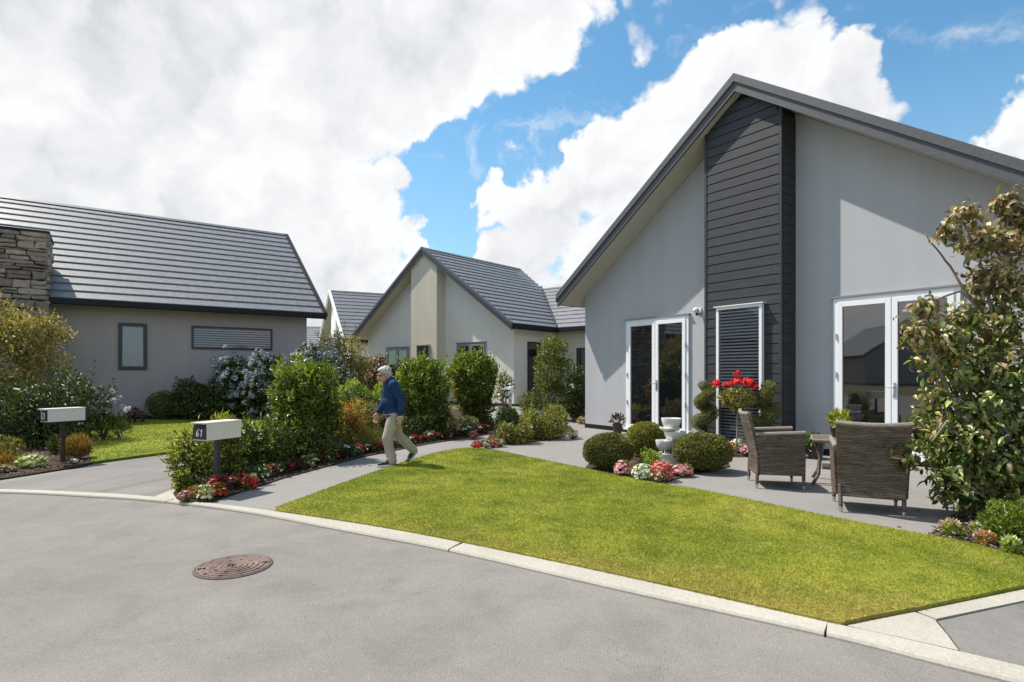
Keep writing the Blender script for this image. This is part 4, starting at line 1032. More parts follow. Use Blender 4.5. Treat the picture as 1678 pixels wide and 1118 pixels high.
# island bed and the corner by the pale house
shrub('rose', 'thin pale leaved rose bush by the garden light', 'rose', bb(806, 842, 622, 700), G['sage'], 420, .10, .05, [(0, 0, 1.15, .38, .35, .38), (0, 0, .75, .3, .3, .25)], None, shell=.95, lump=.4, flowers=(G['white'], 12, .13, 1, 0), stem_m='bark')
shrub('shrub', 'dark blue green shrub at the left of the island bed', 'shrub', bb(806, 860, 667, 722), G['deep'], 2300, .085, .04, 'dome', GC)
shrub('shrub', 'wide low olive shrub along the island bed, with bronze tips', 'shrub', bb(846, 934, 664, 724), G['olive'], 5200, .065, .028, 'spread', GC, second=(G['yellow'], .25), lump=.3, shoots=30)
shrub('shrub', 'low olive shrub spilling over the front of the island bed', 'shrub', bb(812, 876, 690, 731), G['olive'], 2600, .065, .028, 'spread', GC, second=(G['cream'], .06), lump=.3)
shrub('tree', 'tall leafy shrub tree in front of the wing wall, beside the grey house corner', 'tree', bb(864, 948, 553, 692), G['camellia'], 7000, .085, .036, 'column', None, shell=.6, lump=.4, shoots=80, second=(G['olive'], .3))
shrub('conifer', 'small slim cone conifer by the pale house wall', 'conifer', bb(868, 892, 638, 694), G['deep'], 1500, .06, .012, [(0, 0, .3, .22, .2, .3), (.02, 0, .62, .16, .15, .3), (.03, 0, .92, .08, .08, .22)], None, up=.9, shell=.4)
shrub('shrub', 'dark shrub in the shade against the grey house side wall', 'shrub', bb(926, 966, 600, 694), G['dark'], 2600, .10, .05, 'dome', GC, flowers=(G['white'], 5, .14, 2, .06))
shrub('shrub', 'low green shrub at the foot of the pale house corner', 'shrub', bb(846, 880, 640, 680), G['olive'], 1100, .085, .03, 'dome', GC)

# patio bed: clipped bushes
GB = 'clipped bushes round the fountain'
shrub('clipped_bush', 'dark clipped box ball at the left end of the fountain bed', 'bush', bb(955, 1040, 714, 778), G['box'], 10500, .034, .018, 'ball', GB, shell=.22, lump=.10, lumps=30)
shrub('clipped_bush', 'yellow green clipped ball behind and left of the white fountain', 'bush', bb(1026, 1092, 694, 755), G['boxy'], 8000, .036, .018, 'ball', GB, shell=.22, lump=.10, lumps=26)
shrub('clipped_bush', 'widest clipped ball, right of the white fountain', 'bush', bb(1104, 1198, 714, 781), G['box'], 11500, .036, .019, 'ball', GB, shell=.24, lump=.10, lumps=30, second=(G['boxy'], .25))
shrub('shrub', 'small lime green shrub in front of the white fountain', 'shrub', bb(1042, 1086, 737, 778), G['lime'], 900, .045, .018, 'dome', None, second=(G['boxy'], .4))
def bedding(label, box, leafm, petal, n=90, size=.045, group=None, L=.04):
    return shrub('bedding_flowers', label, 'flower', box, leafm, 220, L, .02, 'dome', group, flowers=(petal, n, size, 1, 0), lump=.2)
bedding('pink flower clump below the dark box ball', bb(1005, 1042, 756, 786), G['box'], G['pink'], 150)
bedding('white flower clump below the small lime shrub', bb(1034, 1070, 762, 793), G['lime'], G['white'], 150)
bedding('coral red flower clump in front of the fountain basin', bb(1064, 1106, 758, 794), G['olive'], G['coral'], 190)
bedding('pale pink flower clump right of the coral one', bb(1098, 1138, 763, 786), G['olive'], G['pink'], 170)
bedding('orange tipped leafy clump at the front point of the fountain bed', bb(1062, 1092, 776, 797), G['olive'], G['peach'], 14)
bedding('coral flowers behind the widest clipped ball', bb(1186, 1206, 726, 751), G['olive'], G['coral'], 60)
bedding('white flowers at the foot of the red geranium standard', bb(1196, 1220, 721, 746), G['lime'], G['white'], 80)
bedding('rose pink flowers behind the side on armchair', bb(1212, 1240, 730, 752), G['redleaf'], G['pink'], 130)
bedding('few pink flowers at the base of the left spiral topiary', bb(1122, 1150, 706, 737), G['box'], G['pink'], 16)

def spiral(label, px, py, top, r0, turns, tilt):
    x, y = gp(px, py); h = H + (HY - top) / F * y
    t = thing('spiral_topiary', label, 'topiary', (x, y, .02), 0, 'spiral topiaries by the boarded panel')
    part('pot', MB().lathe([(.13, 0), (.17, .26), (.18, .27), (.18, .30), (.15, .30), (.14, .26)]), M['pot'], t, True)
    part('trunk', MB().tube([(0, 0, .26), (0, 0, h * .95)], .018), M['darkbark'], t, True)
    n = 11000; u = rng.random(n); z0 = .34; a = 2 * math.pi * turns * u + tilt
    rr = r0 * (1 - .55 * u); tr = (r0 * .92) * (1 - .36 * u)
    c = np.c_[rr * .66 * np.cos(a), rr * .66 * np.sin(a), z0 + .06 + (h - z0 - .12) * u]
    q = rdirs(n); P = c + q * np.c_[tr, tr, tr * .72] * (1 - .08 * rng.random((n, 1)))
    add_leaves('foliage', t, P, q, G['topi'], .026, .015, .5, .75, .1)
    # the dense body the clipped leaves grow on
    k = np.linspace(0, 1, 60); mb = MB()
    mb.tube([(r0 * (1 - .55 * s) * .62 * math.cos(2*math.pi*turns*s + tilt), r0 * (1 - .55 * s) * .62 * math.sin(2*math.pi*turns*s + tilt), z0 + .06 + (h - z0 - .12) * s) for s in k], [r0 * .66 * (1 - .38 * s) * (.75) for s in k], 8)
    part('twigs', mb, M['darkbark'], t, True)
spiral('spiral clipped topiary left of the red geranium, beside the boarded panel window', 1156, 736, 627, .19, 2.1, 1.2)
spiral('spiral clipped topiary right of the red geranium, behind the side on armchair', 1254, 748, 627, .195, 2.0, .4)

x, y = gp(1206, 747)
t = thing('geranium_standard', 'red flowered geranium standard on a thin pale stem before the tall window', 'geranium', (x, y, .03))
part('stem', MB().tube([(0, 0, 0), (.02, 0, .35), (.015, 0, .62), (.04, 0, .86)], [.018, .015, .014, .012]), M['rail'], t, True)
stems(t, [(.3 * math.cos(k), .3 * math.sin(k), 1.08 + .06 * (k % 3)) for k in range(0, 8)], M['bark'], .008, (.03, 0, .84), 'branch', .004, .03)
P, O = crown_points([(.02, 0, 1.02, .36, .34, .2), (.03, 0, .9, .22, .22, .14)], 1900, .7, 16, .3)
add_leaves('foliage', t, P, O, G['goldg'], .055, .036, .5, .8, .1)
hd = np.array([(-.38, -.05, 1.22), (-.34, .05, 1.26), (-.1, -.05, 1.25), (-.02, -.12, 1.28), (.05, .02, 1.32), (.1, -.1, 1.25), (.18, -.1, 1.24), (.25, -.06, 1.27), (.3, 0, 1.22), (.22, .05, 1.3), (.03, 0, 1.42), (-.16, .05, 1.22), (.31, -.1, 1.18)])
stems(t, hd - np.array([0, 0, .02]), G['olive'], .006, (.03, 0, 1.05), 'flower_stalk', .004, .02)
Ph, Oh = heads(hd, np.tile([[0, -.2, 1.0]], (len(hd), 1)), 42, .075); add_flowers('flowers', t, Ph, Oh, G['scarlet'], .05)

# bedding begonias edging the path: one of each kind, then copies along the line
def begonia(name, label, leafm, petal, n, group, loc):
    t = thing(name, label, 'flower', loc, 0, group)
    P, O = crown_points([(0, 0, .07, .13, .12, .075)], 120, .7, 8, .25, .01)
    add_leaves('foliage', t, P, O, leafm, .055, .04, .6, .6, .3)
    P, O = crown_points([(0, 0, .085, .135, .125, .085)], n * 3, .1, 8, .25, .05, .9)
    add_flowers('flowers', t, P[:n], O[:n] + np.array([0, -.3, .6]), petal, .05)
    return t
WL = 'white begonia in the row edging the path'; RL = 'red begonia with bronze leaves in the row edging the path'
edge = [Vector(p) for p in smooth_line(gl([(338, 826.5), (470, 783.5), (600, 748.5), (700, 728.8), (806, 712)]), 8)]
ln = [0]
for a, b in zip(edge, edge[1:]): ln.append(ln[-1] + (b - a).length)
def on_edge(u, off):
    s = u * ln[-1]; i = max(j for j in range(len(ln)) if ln[j] <= s); i = min(i, len(edge) - 2)
    d = (edge[i+1] - edge[i]); nrm = Vector((-d.y, d.x)).normalized()
    if nrm.x > 0: nrm = -nrm
    return edge[i].lerp(edge[i+1], (s - ln[i]) / d.length) + nrm * off
pw = begonia('begonia', WL, G['deep'], G['white'], 13, 'white begonias edging the path', (0, 0, 0))
pr = begonia('begonia', RL, G['redleaf'], G['red'], 15, 'red begonias edging the path', (0, 0, 0))
first = {id(pw): True, id(pr): True}
u = .055; k = 0
while u < .99:
    src = [pw, pr, pr, pw, pw, pr][k % 6] if k % 7 else pr
    o = src if first[id(src)] else copy_tree(src); first[id(src)] = False
    p = on_edge(min(u, 1), random.uniform(.13, .22)); o.location = (p.x, p.y, .03); o.rotation_euler.z = random.uniform(0, 6.28); s = random.uniform(.85, 1.25); o.scale = (s, s, s * random.uniform(.9, 1.3))
    u += random.uniform(.021, .030); k += 1
# brighter clump at the kerb end and the little row on the island bed
def clump(src, px, py, s, label):
    o = copy_tree(src); x, y = gp(px, py); o.location = (x, y, .03); o.scale = (s, s, s); o.rotation_euler.z = random.uniform(0, 6); o['label'] = label; return o
for k, (m, x0, x1, yt, yb, lb) in enumerate([(G['scarlet'], 340, 372, 795, 822, 'bright red begonia at the foot of letterbox 61'), (G['cream'], 318, 350, 797, 827, 'cream white begonia clump at the kerb corner'), (G['scarlet'], 306, 328, 801, 822, 'red begonia behind the cream one at the kerb corner'), (G['pink'], 293, 312, 808, 828, 'small pink begonia at the very tip of the kerb corner'), (G['red'], 395, 424, 782, 806, 'dull red begonia between letterbox 61 and the green shrub'),
        (G['scarlet'], 771, 792, 725, 738, 'bright red begonia at the tip of the lawn'), (G['white'], 788, 804, 722, 737, 'white begonia between two red ones at the tip of the lawn'), (G['coral'], 798, 818, 722, 736, 'pale red begonia in front of the olive shrub of the island bed'), (G['white'], 812, 828, 722, 735, 'white begonia at the right end of the island row'), (G['white'], 930, 948, 706, 722, 'white flowers at the right end of the island bed'), (G['peach'], 944, 962, 684, 697, 'pale flowers beside the grey house corner'), (G['coral'], 768, 782, 708, 722, 'coral begonia across the path under the round headed camellia')]):
    bedding(lb, bb(x0, x1, yt, yb), G['olive'], m, 60, .045)
# small plants in the right bed
for lb, x0, x1, yt, yb, lf, pm in [('yellow green and pink succulent at the patio corner of the right bed', 1544, 1578, 858, 889, 'lime', 'peach'), ('small pale green succulent in the bark mulch of the right bed', 1594, 1612, 864, 884, 'lime', 'cream'), ('peach coloured succulent in the bark mulch of the right bed', 1600, 1630, 878, 901, 'orange', 'peach'), ('pale green succulent at the right frame edge beside the lawn', 1644, 1674, 886, 918, 'lime', 'cream')]:
    x, y, w, h = bb(x0, x1, yt, yb)
    t = thing('succulent', lb, 'succulent', (x, y, .03), 0, 'succulents in the bark mulch')
    P, O = crown_points([(0, 0, h * .4, w * .45, w * .4, h * .55)], 130, .8, 6, .3, .01)
    add_leaves('foliage', t, P, O, G[lf], .05, .024, .9, .5, .5)
    P, O = crown_points([(-w * .1, 0, h * .55, w * .4, w * .35, h * .5)], 60, .3, 6, .3, h * .3, .9)
    add_leaves('tips', t, P, O, G[pm], .045, .026, .9, .4, .5)
shrub('shrub', 'low fine leaved green shrub at the right frame edge, before the big tree', 'shrub', bb(1616, 1720, 826, 908), G['camellia'], 5200, .04, .013, 'dome', None, second=(G['lime'], .35), up=.5)

# the near tree with curled, scorched leaves
tx, ty = gp(1616, 852)
t = thing('tree', 'large near tree with curled green leaves scorched brown at the top, right of the armchairs', 'tree', (tx, ty, .03))
sX = 5.75 / F
def tp(px, py, dy=0.0): return ((px - 1616) * sX, dy, H + (HY - py) * sX - .03)
limb_px = [[(1616, 852), (1622, 700), (1640, 560), (1648, 430), (1652, 310)], [(1620, 760), (1640, 620), (1670, 500), (1690, 400)], [(1618, 740), (1590, 620), (1560, 520), (1530, 500)], [(1625, 640), (1608, 500), (1580, 430), (1545, 376)], [(1616, 780), (1560, 700), (1500, 720)], [(1618, 770), (1540, 640), (1490, 545)], [(1634, 560), (1615, 440), (1590, 345)], [(1620, 800), (1570, 780), (1530, 790)], [(1640, 540), (1600, 470), (1535, 500)], [(1625, 700), (1690, 640), (1740, 600)], [(1600, 690), (1545, 575), (1522, 502)], [(1606, 720), (1520, 690), (1470, 715)]]
tips = []
for i, L_ in enumerate(limb_px):
    dy = random.uniform(-.5, .5) if i else 0
    pts = [tp(px, py, dy * (k / max(1, len(L_) - 1)) ** 1.0 + random.uniform(-.03, .03)) for k, (px, py) in enumerate(L_)]
    sm = [Vector(p) for p in pts]; cur = []
    for a in range(len(sm) - 1):
        for q in range(5): cur.append(sm[a].lerp(sm[a+1], q / 5) + Vector((random.uniform(-.012, .012),) * 3))
    cur.append(sm[-1]); n = len(cur); r0 = .045 if i == 0 else .020
    part('trunk' if i == 0 else 'limb', MB().tube(cur, [r0 + (.006 - r0) * j / (n - 1) for j in range(n)], 8), M['bark'], t, True)
    tips += cur[max(1, n // 3):]
# sprays of leaves along twigs through the crown, scorched on top and at the left edge
blobs_px = [(1640, 700, 120, .42, .75), (1566, 745, 66, .32, .5), (1692, 590, 72, .40, .7), (1606, 610, 52, .32, .55), (1552, 598, 36, .24, .4), (1640, 805, 80, .32, .55), (1720, 730, 110, .5, .8), (1496, 546, 22, .14, .2), (1540, 552, 34, .2, .3), (1648, 480, 40, .26, .4), (1656, 400, 30, .26, .34), (1604, 392, 24, .18, .24), (1560, 374, 17, .10, .14), (1652, 330, 19, .10, .14), (1584, 345, 14, .09, .12), (1482, 748, 22, .13, .18), (1612, 452, 28, .2, .28), (1700, 460, 48, .3, .4), (1518, 503, 13, .08, .1), (1595, 690, 85, .4, .6), (1572, 805, 36, .18, .3), (1580, 520, 24, .15, .2), (1672, 352, 20, .1, .1), (1630, 540, 40, .3, .3), (1700, 380, 30, .2, .2)]
Ps, Os, Ds = [], [], []
for px, py, rx, rz, ry in blobs_px:
    c = np.array(tp(px, py, 0)); r = np.array([rx * sX, ry * .9, rz if False else rx * sX * .95])
    k = int(14 + 275 * (rx / 110.0) ** 1.7); q = rdirs(k); rr = 1 - .8 * rng.random(k) ** 1.5
    tw = c + q * r * rr[:, None]; ok = tw[:, 2] > .12; tw = tw[ok]; q = q[ok]
    m_ = 5                                    # leaves per twig tip
    Ps.append(np.repeat(tw, m_, 0) + rng.normal(size=(len(tw) * m_, 3)) * .035); Os.append(np.repeat(q, m_, 0))
P = np.concatenate(Ps); O = unit(np.concatenate(Os))
D = unit(O * .45 + rng.normal(size=P.shape) * .55 + np.array([0, 0, -.25])); N = unit(O * .6 + np.array([0, 0, .8]) + rng.normal(size=P.shape) * .45)
zz = P[:, 2] + rng.normal(size=len(P)) * .35; edge_l = (P[:, 0] < -.45) * .5
dry = rng.random(len(P)) < np.clip((zz - 1.30) * .6 + edge_l * .8, .12, .92)
for nm, kk, m, lb, cr in (('foliage', ~dry, G['curl'], None, (.2, 1.5)), ('foliage', dry, G['curlb'], 'scorched brown curled leaves', (.8, 2.8))):
    V, T = curl_arrays(P[kk], D[kk], N[kk], .088 * rng.uniform(.5, 1.5, kk.sum()), .042 * rng.uniform(.7, 1.25, kk.sum()) * (.8 if nm == 'dry' else 1), rng.uniform(*cr, kk.sum()))
    o = arr_part(nm, V, T, m, t, True)
    if lb: o['label'] = lb
# a few fallen leaves on the patio
P = np.array([(*gp(px, py), .028) for px, py in ((1516, 818), (1544, 862), (1500, 840), (1470, 868))])
for p in P:
    V, T = curl_arrays(np.zeros((1, 3)), np.array([[1.0, random.uniform(-1, 1), 0]]), np.array([[0, 0, 1.0]]), np.array([.09]), np.array([.04]), np.array([.9]))
    o = arr_part('fallen_leaf', V, T, G['curlb']); o.location = p; tag(o, 'curled brown fallen leaf lying on the patio beside the big leafy tree', 'leaf', 'fallen leaves on the patio')
# ------------------------------------------------------------------ the walking man
def fused(name, mb, m, parent, voxel=.008, smooth_it=6):
    """closed pieces welded into one continuous skin"""
    me = bpy.data.meshes.new(name); me.from_pydata([tuple(map(float, v)) for v in mb.v], [], mb.f); me.update()
    bm = bmesh.new(); bm.from_mesh(me); bmesh.ops.recalc_face_normals(bm, faces=bm.faces[:]); bm.to_mesh(me); bm.free()
    o = link(bpy.data.objects.new(name, me))
    md = o.modifiers.new('r', 'REMESH'); md.mode = 'VOXEL'; md.voxel_size = voxel
    ms = o.modifiers.new('s', 'SMOOTH'); ms.iterations = smooth_it; ms.factor = .5
    dg = bpy.context.evaluated_depsgraph_get(); new = bpy.data.meshes.new_from_object(o.evaluated_get(dg))
    o.modifiers.clear(); o.data = new; bpy.data.meshes.remove(me)
    new.name = name; new.materials.clear(); new.materials.append(m)
    new.polygons.foreach_set('use_smooth', [True] * len(new.polygons)); o.parent = parent
    return o
def limb(mb, pts, rad, seg=14):
    """tapering limb with rounded ends, through joints"""
    P = [Vector(p) for p in pts]; out, rr = [], []
    for i in range(len(P) - 1):
        for k in range(6):
            t = k / 6; s = t * t * (3 - 2 * t)
            out.append(P[i].lerp(P[i+1], t)); rr.append(rad[i] + (rad[i+1] - rad[i]) * s)
    out.append(P[-1]); rr.append(rad[-1]); mb.tube(out, rr, seg)
    for p, r in zip(P, rad): mb.ball(p, r * .99, 14, 10)
    return mb
skin = m_noise('skin', (.42, .235, .165), (.52, .30, .215), 18, .5, spec=.4)
shirt = m_noise('navy_shirt', (.009, .032, .092), (.014, .047, .125), 9, .8, .6, 35, .25, bdist=.012)
chino = m_noise('khaki_cloth', (.33, .285, .225), (.42, .37, .30), 8, .85, .6, 22, .2, bdist=.014)
hairm = m_noise('grey_hair', (.31, .30, .285), (.54, .53, .50), 40, .6, .8, 90, bdist=.006)
shoem = m_plain('navy_shoe', (.012, .016, .030), .6); solem = m_plain('pale_sole', (.62, .62, .60), .6); lens = m_plain('dark_lens', (.01, .01, .012), .15)
hd_ = Vector((-.90, -.43, 0)).normalized()
mx_, my_ = gp(640, 766)
man = thing('person', 'elderly grey haired man in navy shirt and khaki trousers walking along the path, head bowed', 'person', (mx_ + .02, my_ + .10, .02), math.atan2(hd_.y, hd_.x))
# local: +x is forward, +y is his left (towards the street)
hipL, hipR = Vector((.0, .085, .80)), Vector((-.01, -.085, .80))
kneeL, ankL = Vector((.115, .085, .445)), Vector((.045, .09, .095))
kneeR, ankR = Vector((-.11, -.08, .45)), Vector((-.365, -.085, .20))
pel = Vector((-.01, 0, .84)); waist = Vector((.02, 0, .98)); chest = Vector((.035, 0, 1.18)); shl = Vector((.04, 0, 1.31)); neck0 = Vector((.058, 0, 1.362)); skull = Vector((.138, 0, 1.44))
shL, elL, wrL = Vector((.035, .185, 1.285)), Vector((-.075, .235, 1.03)), Vector((-.055, .235, .795))
shR, elR, wrR = Vector((.045, -.185, 1.285)), Vector((.075, -.225, 1.02)), Vector((.20, -.205, .82))
rotH = Matrix.Rotation(R(18), 3, 'Y')          # head bowed forward
b = MB()
b.ball(pel, (.145, .165, .12)); limb(b, [pel, waist, chest, shl], [.115, .12, .12, .085]); b.ball(chest, (.10, .14, .13))
for s in (shL, shR): b.ball(s, .062)
limb(b, [shl, neck0, skull - Vector((.045, 0, .055))], [.075, .058, .056])
limb(b, [shL, elL, wrL], [.052, .042, .028]); limb(b, [shR, elR, wrR], [.052, .042, .028])
limb(b, [hipL, kneeL, ankL], [.082, .056, .04]); limb(b, [hipR, kneeR, ankR], [.082, .056, .04])
H3 = lambda x, y, z: skull + rotH @ Vector((x, y, z))
b.ball(H3(-.012, 0, .02), (.098, .076, .098), 20, 14, rotH); b.ball(H3(.03, 0, -.045), (.068, .060, .075), 18, 12, rotH)
b.ball(H3(.052, 0, -.098), (.036, .034, .026), 14, 10, rotH)                        # chin
limb(b, [H3(.085, 0, .012), H3(.112, 0, -.035)], [.012, .019]); b.ball(H3(.09, 0, -.068), (.016, .028, .010), 12, 8, rotH); b.ball(H3(.09, 0, -.083), (.014, .025, .009), 12, 8, rotH)
b.ball(H3(.078, 0, .028), (.02, .052, .014), 12, 8, rotH)                            # brow
for s in (-1, 1): b.ball(H3(-.01, s * .078, -.02), (.022, .012, .036), 12, 8, rotH)  # ears
def hand(mb, w, down, fwd, side):
    """palm, four unequal curled fingers and a thumb; down: along the hand, fwd: towards the thumb side, side: palm normal"""
    d, f, n = Vector(down).normalized(), Vector(fwd).normalized(), Vector(side).normalized()
    c = w + d * .05
    rot = Matrix((f, n, d)).transposed()
    mb.ball(w + d * .012, (.026, .020, .03), 12, 8, rot); mb.ball(c, (.040, .017, .050), 14, 10, rot)
    for i, (o, l) in enumerate(((.030, .078), (.011, .088), (-.009, .082), (-.027, .064))):
        p0 = c + f * o + d * .036; p1 = p0 + d * l * .42 + n * .006; p2 = p1 + d * l * .30 + n * .022; p3 = p2 + d * l * .12 + n * .026
        limb(mb, [p0, p1, p2, p3], [.0105, .0098, .009, .0078], 8)
    q0 = w + d * .022 + f * .026; q1 = q0 + f * .026 + d * .026 + n * .008; q2 = q1 + d * .032 + f * .004 + n * .012
    limb(mb, [q0, q1, q2], [.014, .0115, .009], 8)
hand(b, wrL, (.10, 0, -1), (1, 0, .1), (0, -1, 0)); hand(b, wrR, (.28, 0, -1), (1, 0, .25), (0, 1, 0))
body = fused('body', b, skin, man, .0065, 3)
# clothes
s = MB()
limb(s, [pel + Vector((.012, 0, .015)), waist, chest, shl], [.145, .155, .150, .105]); s.ball(waist + Vector((.032, 0, .02)), (.145, .160, .14)); s.ball(chest + Vector((-.012, 0, .04)), (.13, .168, .17)); s.ball(pel + Vector((0, 0, .02)), (.16, .175, .09))
for a in (shL, shR): s.ball(a, .082)
limb(s, [shl, neck0 + Vector((-.006, 0, -.005))], [.088, .068])
limb(s, [shL, elL, wrL + Vector((0, 0, .035))], [.076, .066, .052]); limb(s, [shR, elR, wrR + Vector((-.02, 0, .03))], [.076, .064, .050])
# creases at elbow and waist
for (c, r) in ((elL + Vector((.02, .0, .05)), .060), (elL + Vector((-.01, .01, -.05)), .062)): s.ball(c, (r, r * .95, .022))
fused('shirt', s, shirt, man, .009, 5)
col = MB(); ring = [neck0 + Vector((.068 * math.cos(a) - .004, .066 * math.sin(a), .012 + .012 * -math.cos(a))) for a in [2 * math.pi * k / 20 for k in range(21)]]
part('collar', MB().tube(ring, .014, 8, False), shirt, man, True)
tr = MB()
tr.ball(pel + Vector((-.005, 0, -.045)), (.155, .172, .115)); tr.ball(pel + Vector((-.05, 0, -.08)), (.11, .15, .10))
limb(tr, [hipL + Vector((0, 0, -.03)), kneeL, kneeL.lerp(ankL, .55), ankL + Vector((-.005, 0, -.015))], [.112, .085, .078, .078])
limb(tr, [hipR + Vector((0, 0, -.03)), kneeR, kneeR.lerp(ankR, .55), ankR + Vector((.012, 0, .01))], [.112, .084, .074, .070])
for c, r in ((ankL + Vector((.01, 0, .02)), .088), (ankL + Vector((.0, 0, .075)), .084), (kneeL + Vector((-.02, 0, -.03)), .088), (kneeR + Vector((.0, 0, -.03)), .086), (ankR + Vector((.06, 0, .06)), .078)): tr.ball(c, (r, r, .022))
fused('trousers', tr, chino, man, .009, 4)
part('belt', MB().lathe([(.158, 0), (.163, .004), (.163, .03), (.158, .034)], (-.0, 0, .775)), M['brownpost'], man, True).scale = (1, 1.07, 1)
def shoe(nm, heel, pitch, yo):
    rt = Matrix.Rotation(pitch, 3, 'Y'); T = lambda x, y, z: Vector(heel) + rt @ Vector((x, y, z))
    u = MB(); u.ball(T(.035, 0, .062), (.052, .043, .050), 16, 10, rt); u.ball(T(.11, 0, .052), (.085, .044, .045), 16, 10, rt); u.ball(T(.205, 0, .040), (.075, .048, .034), 16, 10, rt); limb(u, [T(.04, 0, .06), T(.035, 0, .10)], [.045, .042])
    sh = fused(nm, u, shoem, man, .007, 3)
    o = []
    for k in range(24):
        a = 2 * math.pi * k / 24; x = .135 + .148 * math.cos(a); y = (.048 + .006 * math.cos(a)) * math.sin(a); o.append((x, y))
    part('sole', MB().extrude([T(x, y, .0) for x, y in o], rt @ Vector((0, 0, .030))), solem, sh)
    lc = MB()
    for k in range(4): lc.tube([T(.085 + .024 * k, -.026, .092 - .006 * k), T(.085 + .024 * k, .026, .092 - .006 * k)], .005, 6)
    part('laces', lc, solem, sh)
shoe('shoe', (-.005, .09, .002), 0.0, 0); shoe('shoe', (-.43, -.085, .18), R(50), 0)
hr = MB()
hr.ball(H3(-.030, 0, .050), (.098, .082, .084), 20, 14, rotH); hr.ball(H3(-.062, 0, .0), (.060, .074, .075), 18, 12, rotH); hr.ball(H3(.03, 0, .092), (.06, .062, .030), 16, 10, rotH)
for k in range(40):
    q = Vector(rdirs(1)[0]); q.z = abs(q.z); hr.ball(H3(-.030 + .094 * q.x, .078 * q.y, .050 + .080 * q.z), random.uniform(.010, .018), 8, 6)
fused('hair', hr, hairm, man, .006, 2)
gsm = MB()
for sgn in (-1, 1):
    gsm.ball(H3(.088, sgn * .034, .010), (.008, .026, .018), 14, 8, rotH); gsm.tube([H3(.088, sgn * .058, .014), H3(.04, sgn * .076, .012), H3(-.02, sgn * .080, .002)], .004, 6)
gsm.tube([H3(.094, -.012, .014), H3(.094, .012, .014)], .004, 6)
part('glasses', gsm, lens, man, True)
part('watch', MB().lathe([(.034, 0), (.036, .004), (.036, .022), (.034, .026)], tuple(wrL + Vector((0, 0, -.008)))), M['white'], man, True)

# ------------------------------------------------------------------ sky, sun, camera
EL = R(57.0); SUNL = Vector((.919 * math.cos(EL), -.394 * math.cos(EL), -math.sin(EL))).normalized()   # direction light travels
sd = bpy.data.lights.new('sun', 'SUN'); sd.energy = 4.3; sd.angle = R(.53); sd.color = (1.0, .94, .85)
so = bpy.data.objects.new('sun', sd); COL.objects.link(so); so.rotation_euler = SUNL.to_track_quat('-Z', 'Y').to_euler(); so.location = (0, 0, 30)
w = bpy.data.worlds.new('World'); sc.world = w; w.use_nodes = True
t = NT(w.node_tree); bg = w.node_tree.nodes['Background']
sky = t.n('ShaderNodeTexSky', sky_type='NISHITA'); sky.sun_disc = False; sky.sun_elevation = EL; sky.sun_rotation = math.atan2(-SUNL.x, -SUNL.y); sky.air_density = 1.0; sky.dust_density = .6; sky.ozone_density = 2.2
dirv = t.n('ShaderNodeTexCoord').outputs['Generated']
warp = t.n('ShaderNodeTexNoise', i={'Vector': dirv, 'Scale': 7.0, 'Detail': 5.0, 'Roughness': .6}).outputs['Color']
wv = t.n('ShaderNodeVectorMath', operation='MULTIPLY_ADD', i={0: warp, 1: (.16, .16, .16), 2: (-.08, -.08, -.08)}).outputs[0]
dw = t.n('ShaderNodeVectorMath', operation='ADD', i={0: dirv, 1: wv}).outputs[0]
def pdir(px, py): return tuple(Vector(((px - CX), F, (HY - py))).normalized())
# cloud banks: centre of each bank on the sky, its angular size, its weight
banks = [(-300, 60, .60, 1.5), (60, 120, .36, 1.5), (180, 330, .34, 1.5), (380, 60, .28, 1.5), (540, 50, .22, 1.4), (710, 20, .17, 1.3), (840, 40, .12, 1.1), (905, 75, .05, .8), (530, 165, .115, 1.1), (400, 240, .15, 1.3), (640, 110, .09, 1.0),
         (300, 480, .40, 1.4), (550, 430, .15, 1.2), (640, 290, .062, 1.0), (680, 385, .05, .85), (600, 345, .075, 1.0), (690, 470, .08, 1.0), (480, 330, .10, 1.1),
         (825, 345, .065, 1.05), (900, 340, .11, 1.1), (1000, 280, .12, 1.1), (850, 440, .11, .9), (1090, 225, .115, 1.1), (1150, 170, .095, 1.1), (1225, 115, .085, 1.1), (1300, 120, .08, 1.0), (1385, 150, .07, 1.0), (1300, 230, .15, 1.1), (1430, 190, .055, .85), (1010, 420, .13, 1.1),
         (1690, 200, .075, 1.1), (1640, 215, .05, .9), (1225, 20, .07, .66), (1290, 30, .055, .58), (1050, 30, .06, .6), (960, 50, .05, .6)]
tot = None
for px, py, r, wt in banks:
    d = t.n('ShaderNodeVectorMath', operation='DISTANCE', i={0: dw, 1: pdir(px, py)}).outputs['Value']
    mr = t.n('ShaderNodeMapRange', interpolation_type='SMOOTHSTEP', i={0: d, 1: r * 1.28, 2: r * .45, 3: 0.0, 4: wt}).outputs[0]
    tot = mr if tot is None else t.math('MAXIMUM', tot, mr)
for px, py, r, wt in ((745, 372, .050, 1.0), (705, 240, .07, .8), (905, 220, .06, .6)):      # blue gaps between the banks
    d = t.n('ShaderNodeVectorMath', operation='DISTANCE', i={0: dw, 1: pdir(px, py)}).outputs['Value']
    tot = t.math('SUBTRACT', tot, t.n('ShaderNodeMapRange', interpolation_type='SMOOTHSTEP', i={0: d, 1: r * 1.2, 2: r * .3, 3: 0.0, 4: wt}).outputs[0])
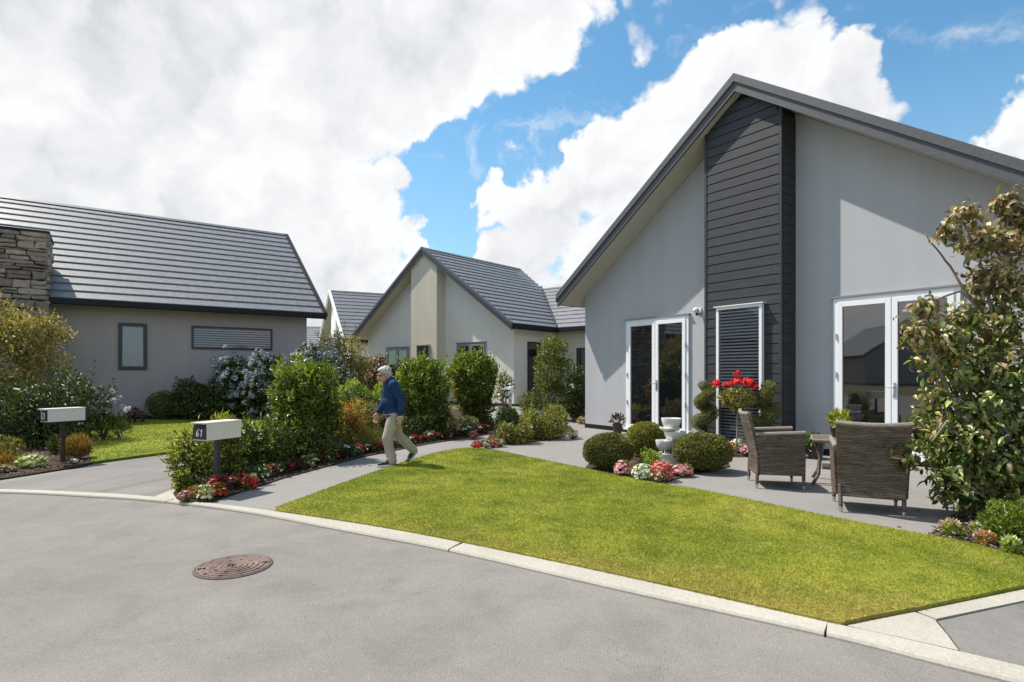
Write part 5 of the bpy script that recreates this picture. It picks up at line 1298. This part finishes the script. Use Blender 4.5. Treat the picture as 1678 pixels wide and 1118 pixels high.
# behind and overhead: broken cloud of the same kind
sep = t.n('ShaderNodeSeparateXYZ', i={0: dirv})
rest = t.math('MULTIPLY', t.n('ShaderNodeMapRange', interpolation_type='SMOOTHSTEP', i={0: sep.outputs[1], 1: .25, 2: -.15, 3: 0.0, 4: 1.0}).outputs[0],
              t.n('ShaderNodeMapRange', i={0: t.noise(dirv, 2.2, 4), 1: .36, 2: .60, 3: 0.0, 4: 1.0}).outputs[0])
tot = t.math('MAXIMUM', tot, rest)
puff = t.n('ShaderNodeTexVoronoi', feature='SMOOTH_F1', i={'Vector': dw, 'Scale': 15.0, 'Smoothness': .55, 'Detail': 1.0, 'Roughness': .5}).outputs['Distance']
nz = t.noise(dirv, 8.0, 7, .54, .2)
den = t.math('ADD', tot, t.math('ADD', t.math('MULTIPLY', t.math('SUBTRACT', nz, .5), .70), t.math('MULTIPLY', t.math('SUBTRACT', .42, puff), .55)))
mask = t.n('ShaderNodeMapRange', interpolation_type='SMOOTHSTEP', i={0: den, 1: .38, 2: .68}).outputs[0]
wsp = t.noise(t.n('ShaderNodeMapping', i={'Vector': dw, 'Scale': (5.0, 5.0, 9.0)}).outputs[0], 1.0, 7, .62, .6)
mask = t.math('MAXIMUM', mask, t.n('ShaderNodeMapRange', interpolation_type='SMOOTHSTEP', i={0: wsp, 1: .54, 2: .80, 3: 0.0, 4: .6}).outputs[0])
# relief: the same noise sampled a little towards the sun gives lit and grey flanks of the billows
toS = Vector((-.55, .0, .80)) * .045
off = t.n('ShaderNodeVectorMath', operation='ADD', i={0: dw, 1: tuple(toS)}).outputs[0]
n1 = t.noise(dw, 4.0, 4, .48); n2 = t.noise(off, 4.0, 4, .48)
rel = t.n('ShaderNodeMapRange', i={0: t.math('SUBTRACT', n1, n2), 1: -.12, 2: .10}).outputs[0]
thick = t.n('ShaderNodeMapRange', interpolation_type='SMOOTHSTEP', i={0: t.math('ADD', den, t.math('MULTIPLY', t.noise(dirv, 3.2, 4), .9)), 1: 1.1, 2: 2.4}).outputs[0]
lit = t.math('SUBTRACT', t.math('ADD', .62, t.math('MULTIPLY', rel, .50)), t.math('MULTIPLY', thick, .30))
cc = t.ramp(lit, [(.30, (3.9, 4.05, 4.3)), (.64, (5.5, 5.6, 5.75)), (.92, (6.55, 6.6, 6.7))])
skyc = t.mix(1.0, sky.outputs[0], (.80, 1.20, 1.22), 'MULTIPLY')
haze_ = t.n('ShaderNodeMapRange', i={0: sep.outputs[2], 1: .0, 2: .42, 3: .55, 4: .0}).outputs[0]
t.L.new(t.mix(mask, t.mix(haze_, skyc, (3.6, 4.8, 5.8)), cc), bg.inputs['Color'])
bg.inputs['Strength'].default_value = .10
cam = bpy.data.cameras.new('camera'); co = bpy.data.objects.new('camera', cam); COL.objects.link(co)
co.location = (0, 0, H); co.rotation_euler = (R(90), 0, 0); cam.sensor_width = 36; cam.lens = F / 1678 * 36; cam.shift_y = (HY - 559) / 1678; cam.clip_end = 2000; cam.clip_start = .05
sc.camera = co
sc.view_settings.view_transform = 'Standard'; sc.view_settings.look = 'None'; sc.view_settings.exposure = .60; sc.view_settings.gamma = 1
sc.cycles.max_bounces = 5; sc.cycles.diffuse_bounces = 3; sc.cycles.glossy_bounces = 3; sc.cycles.transmission_bounces = 3; sc.cycles.transparent_max_bounces = 8
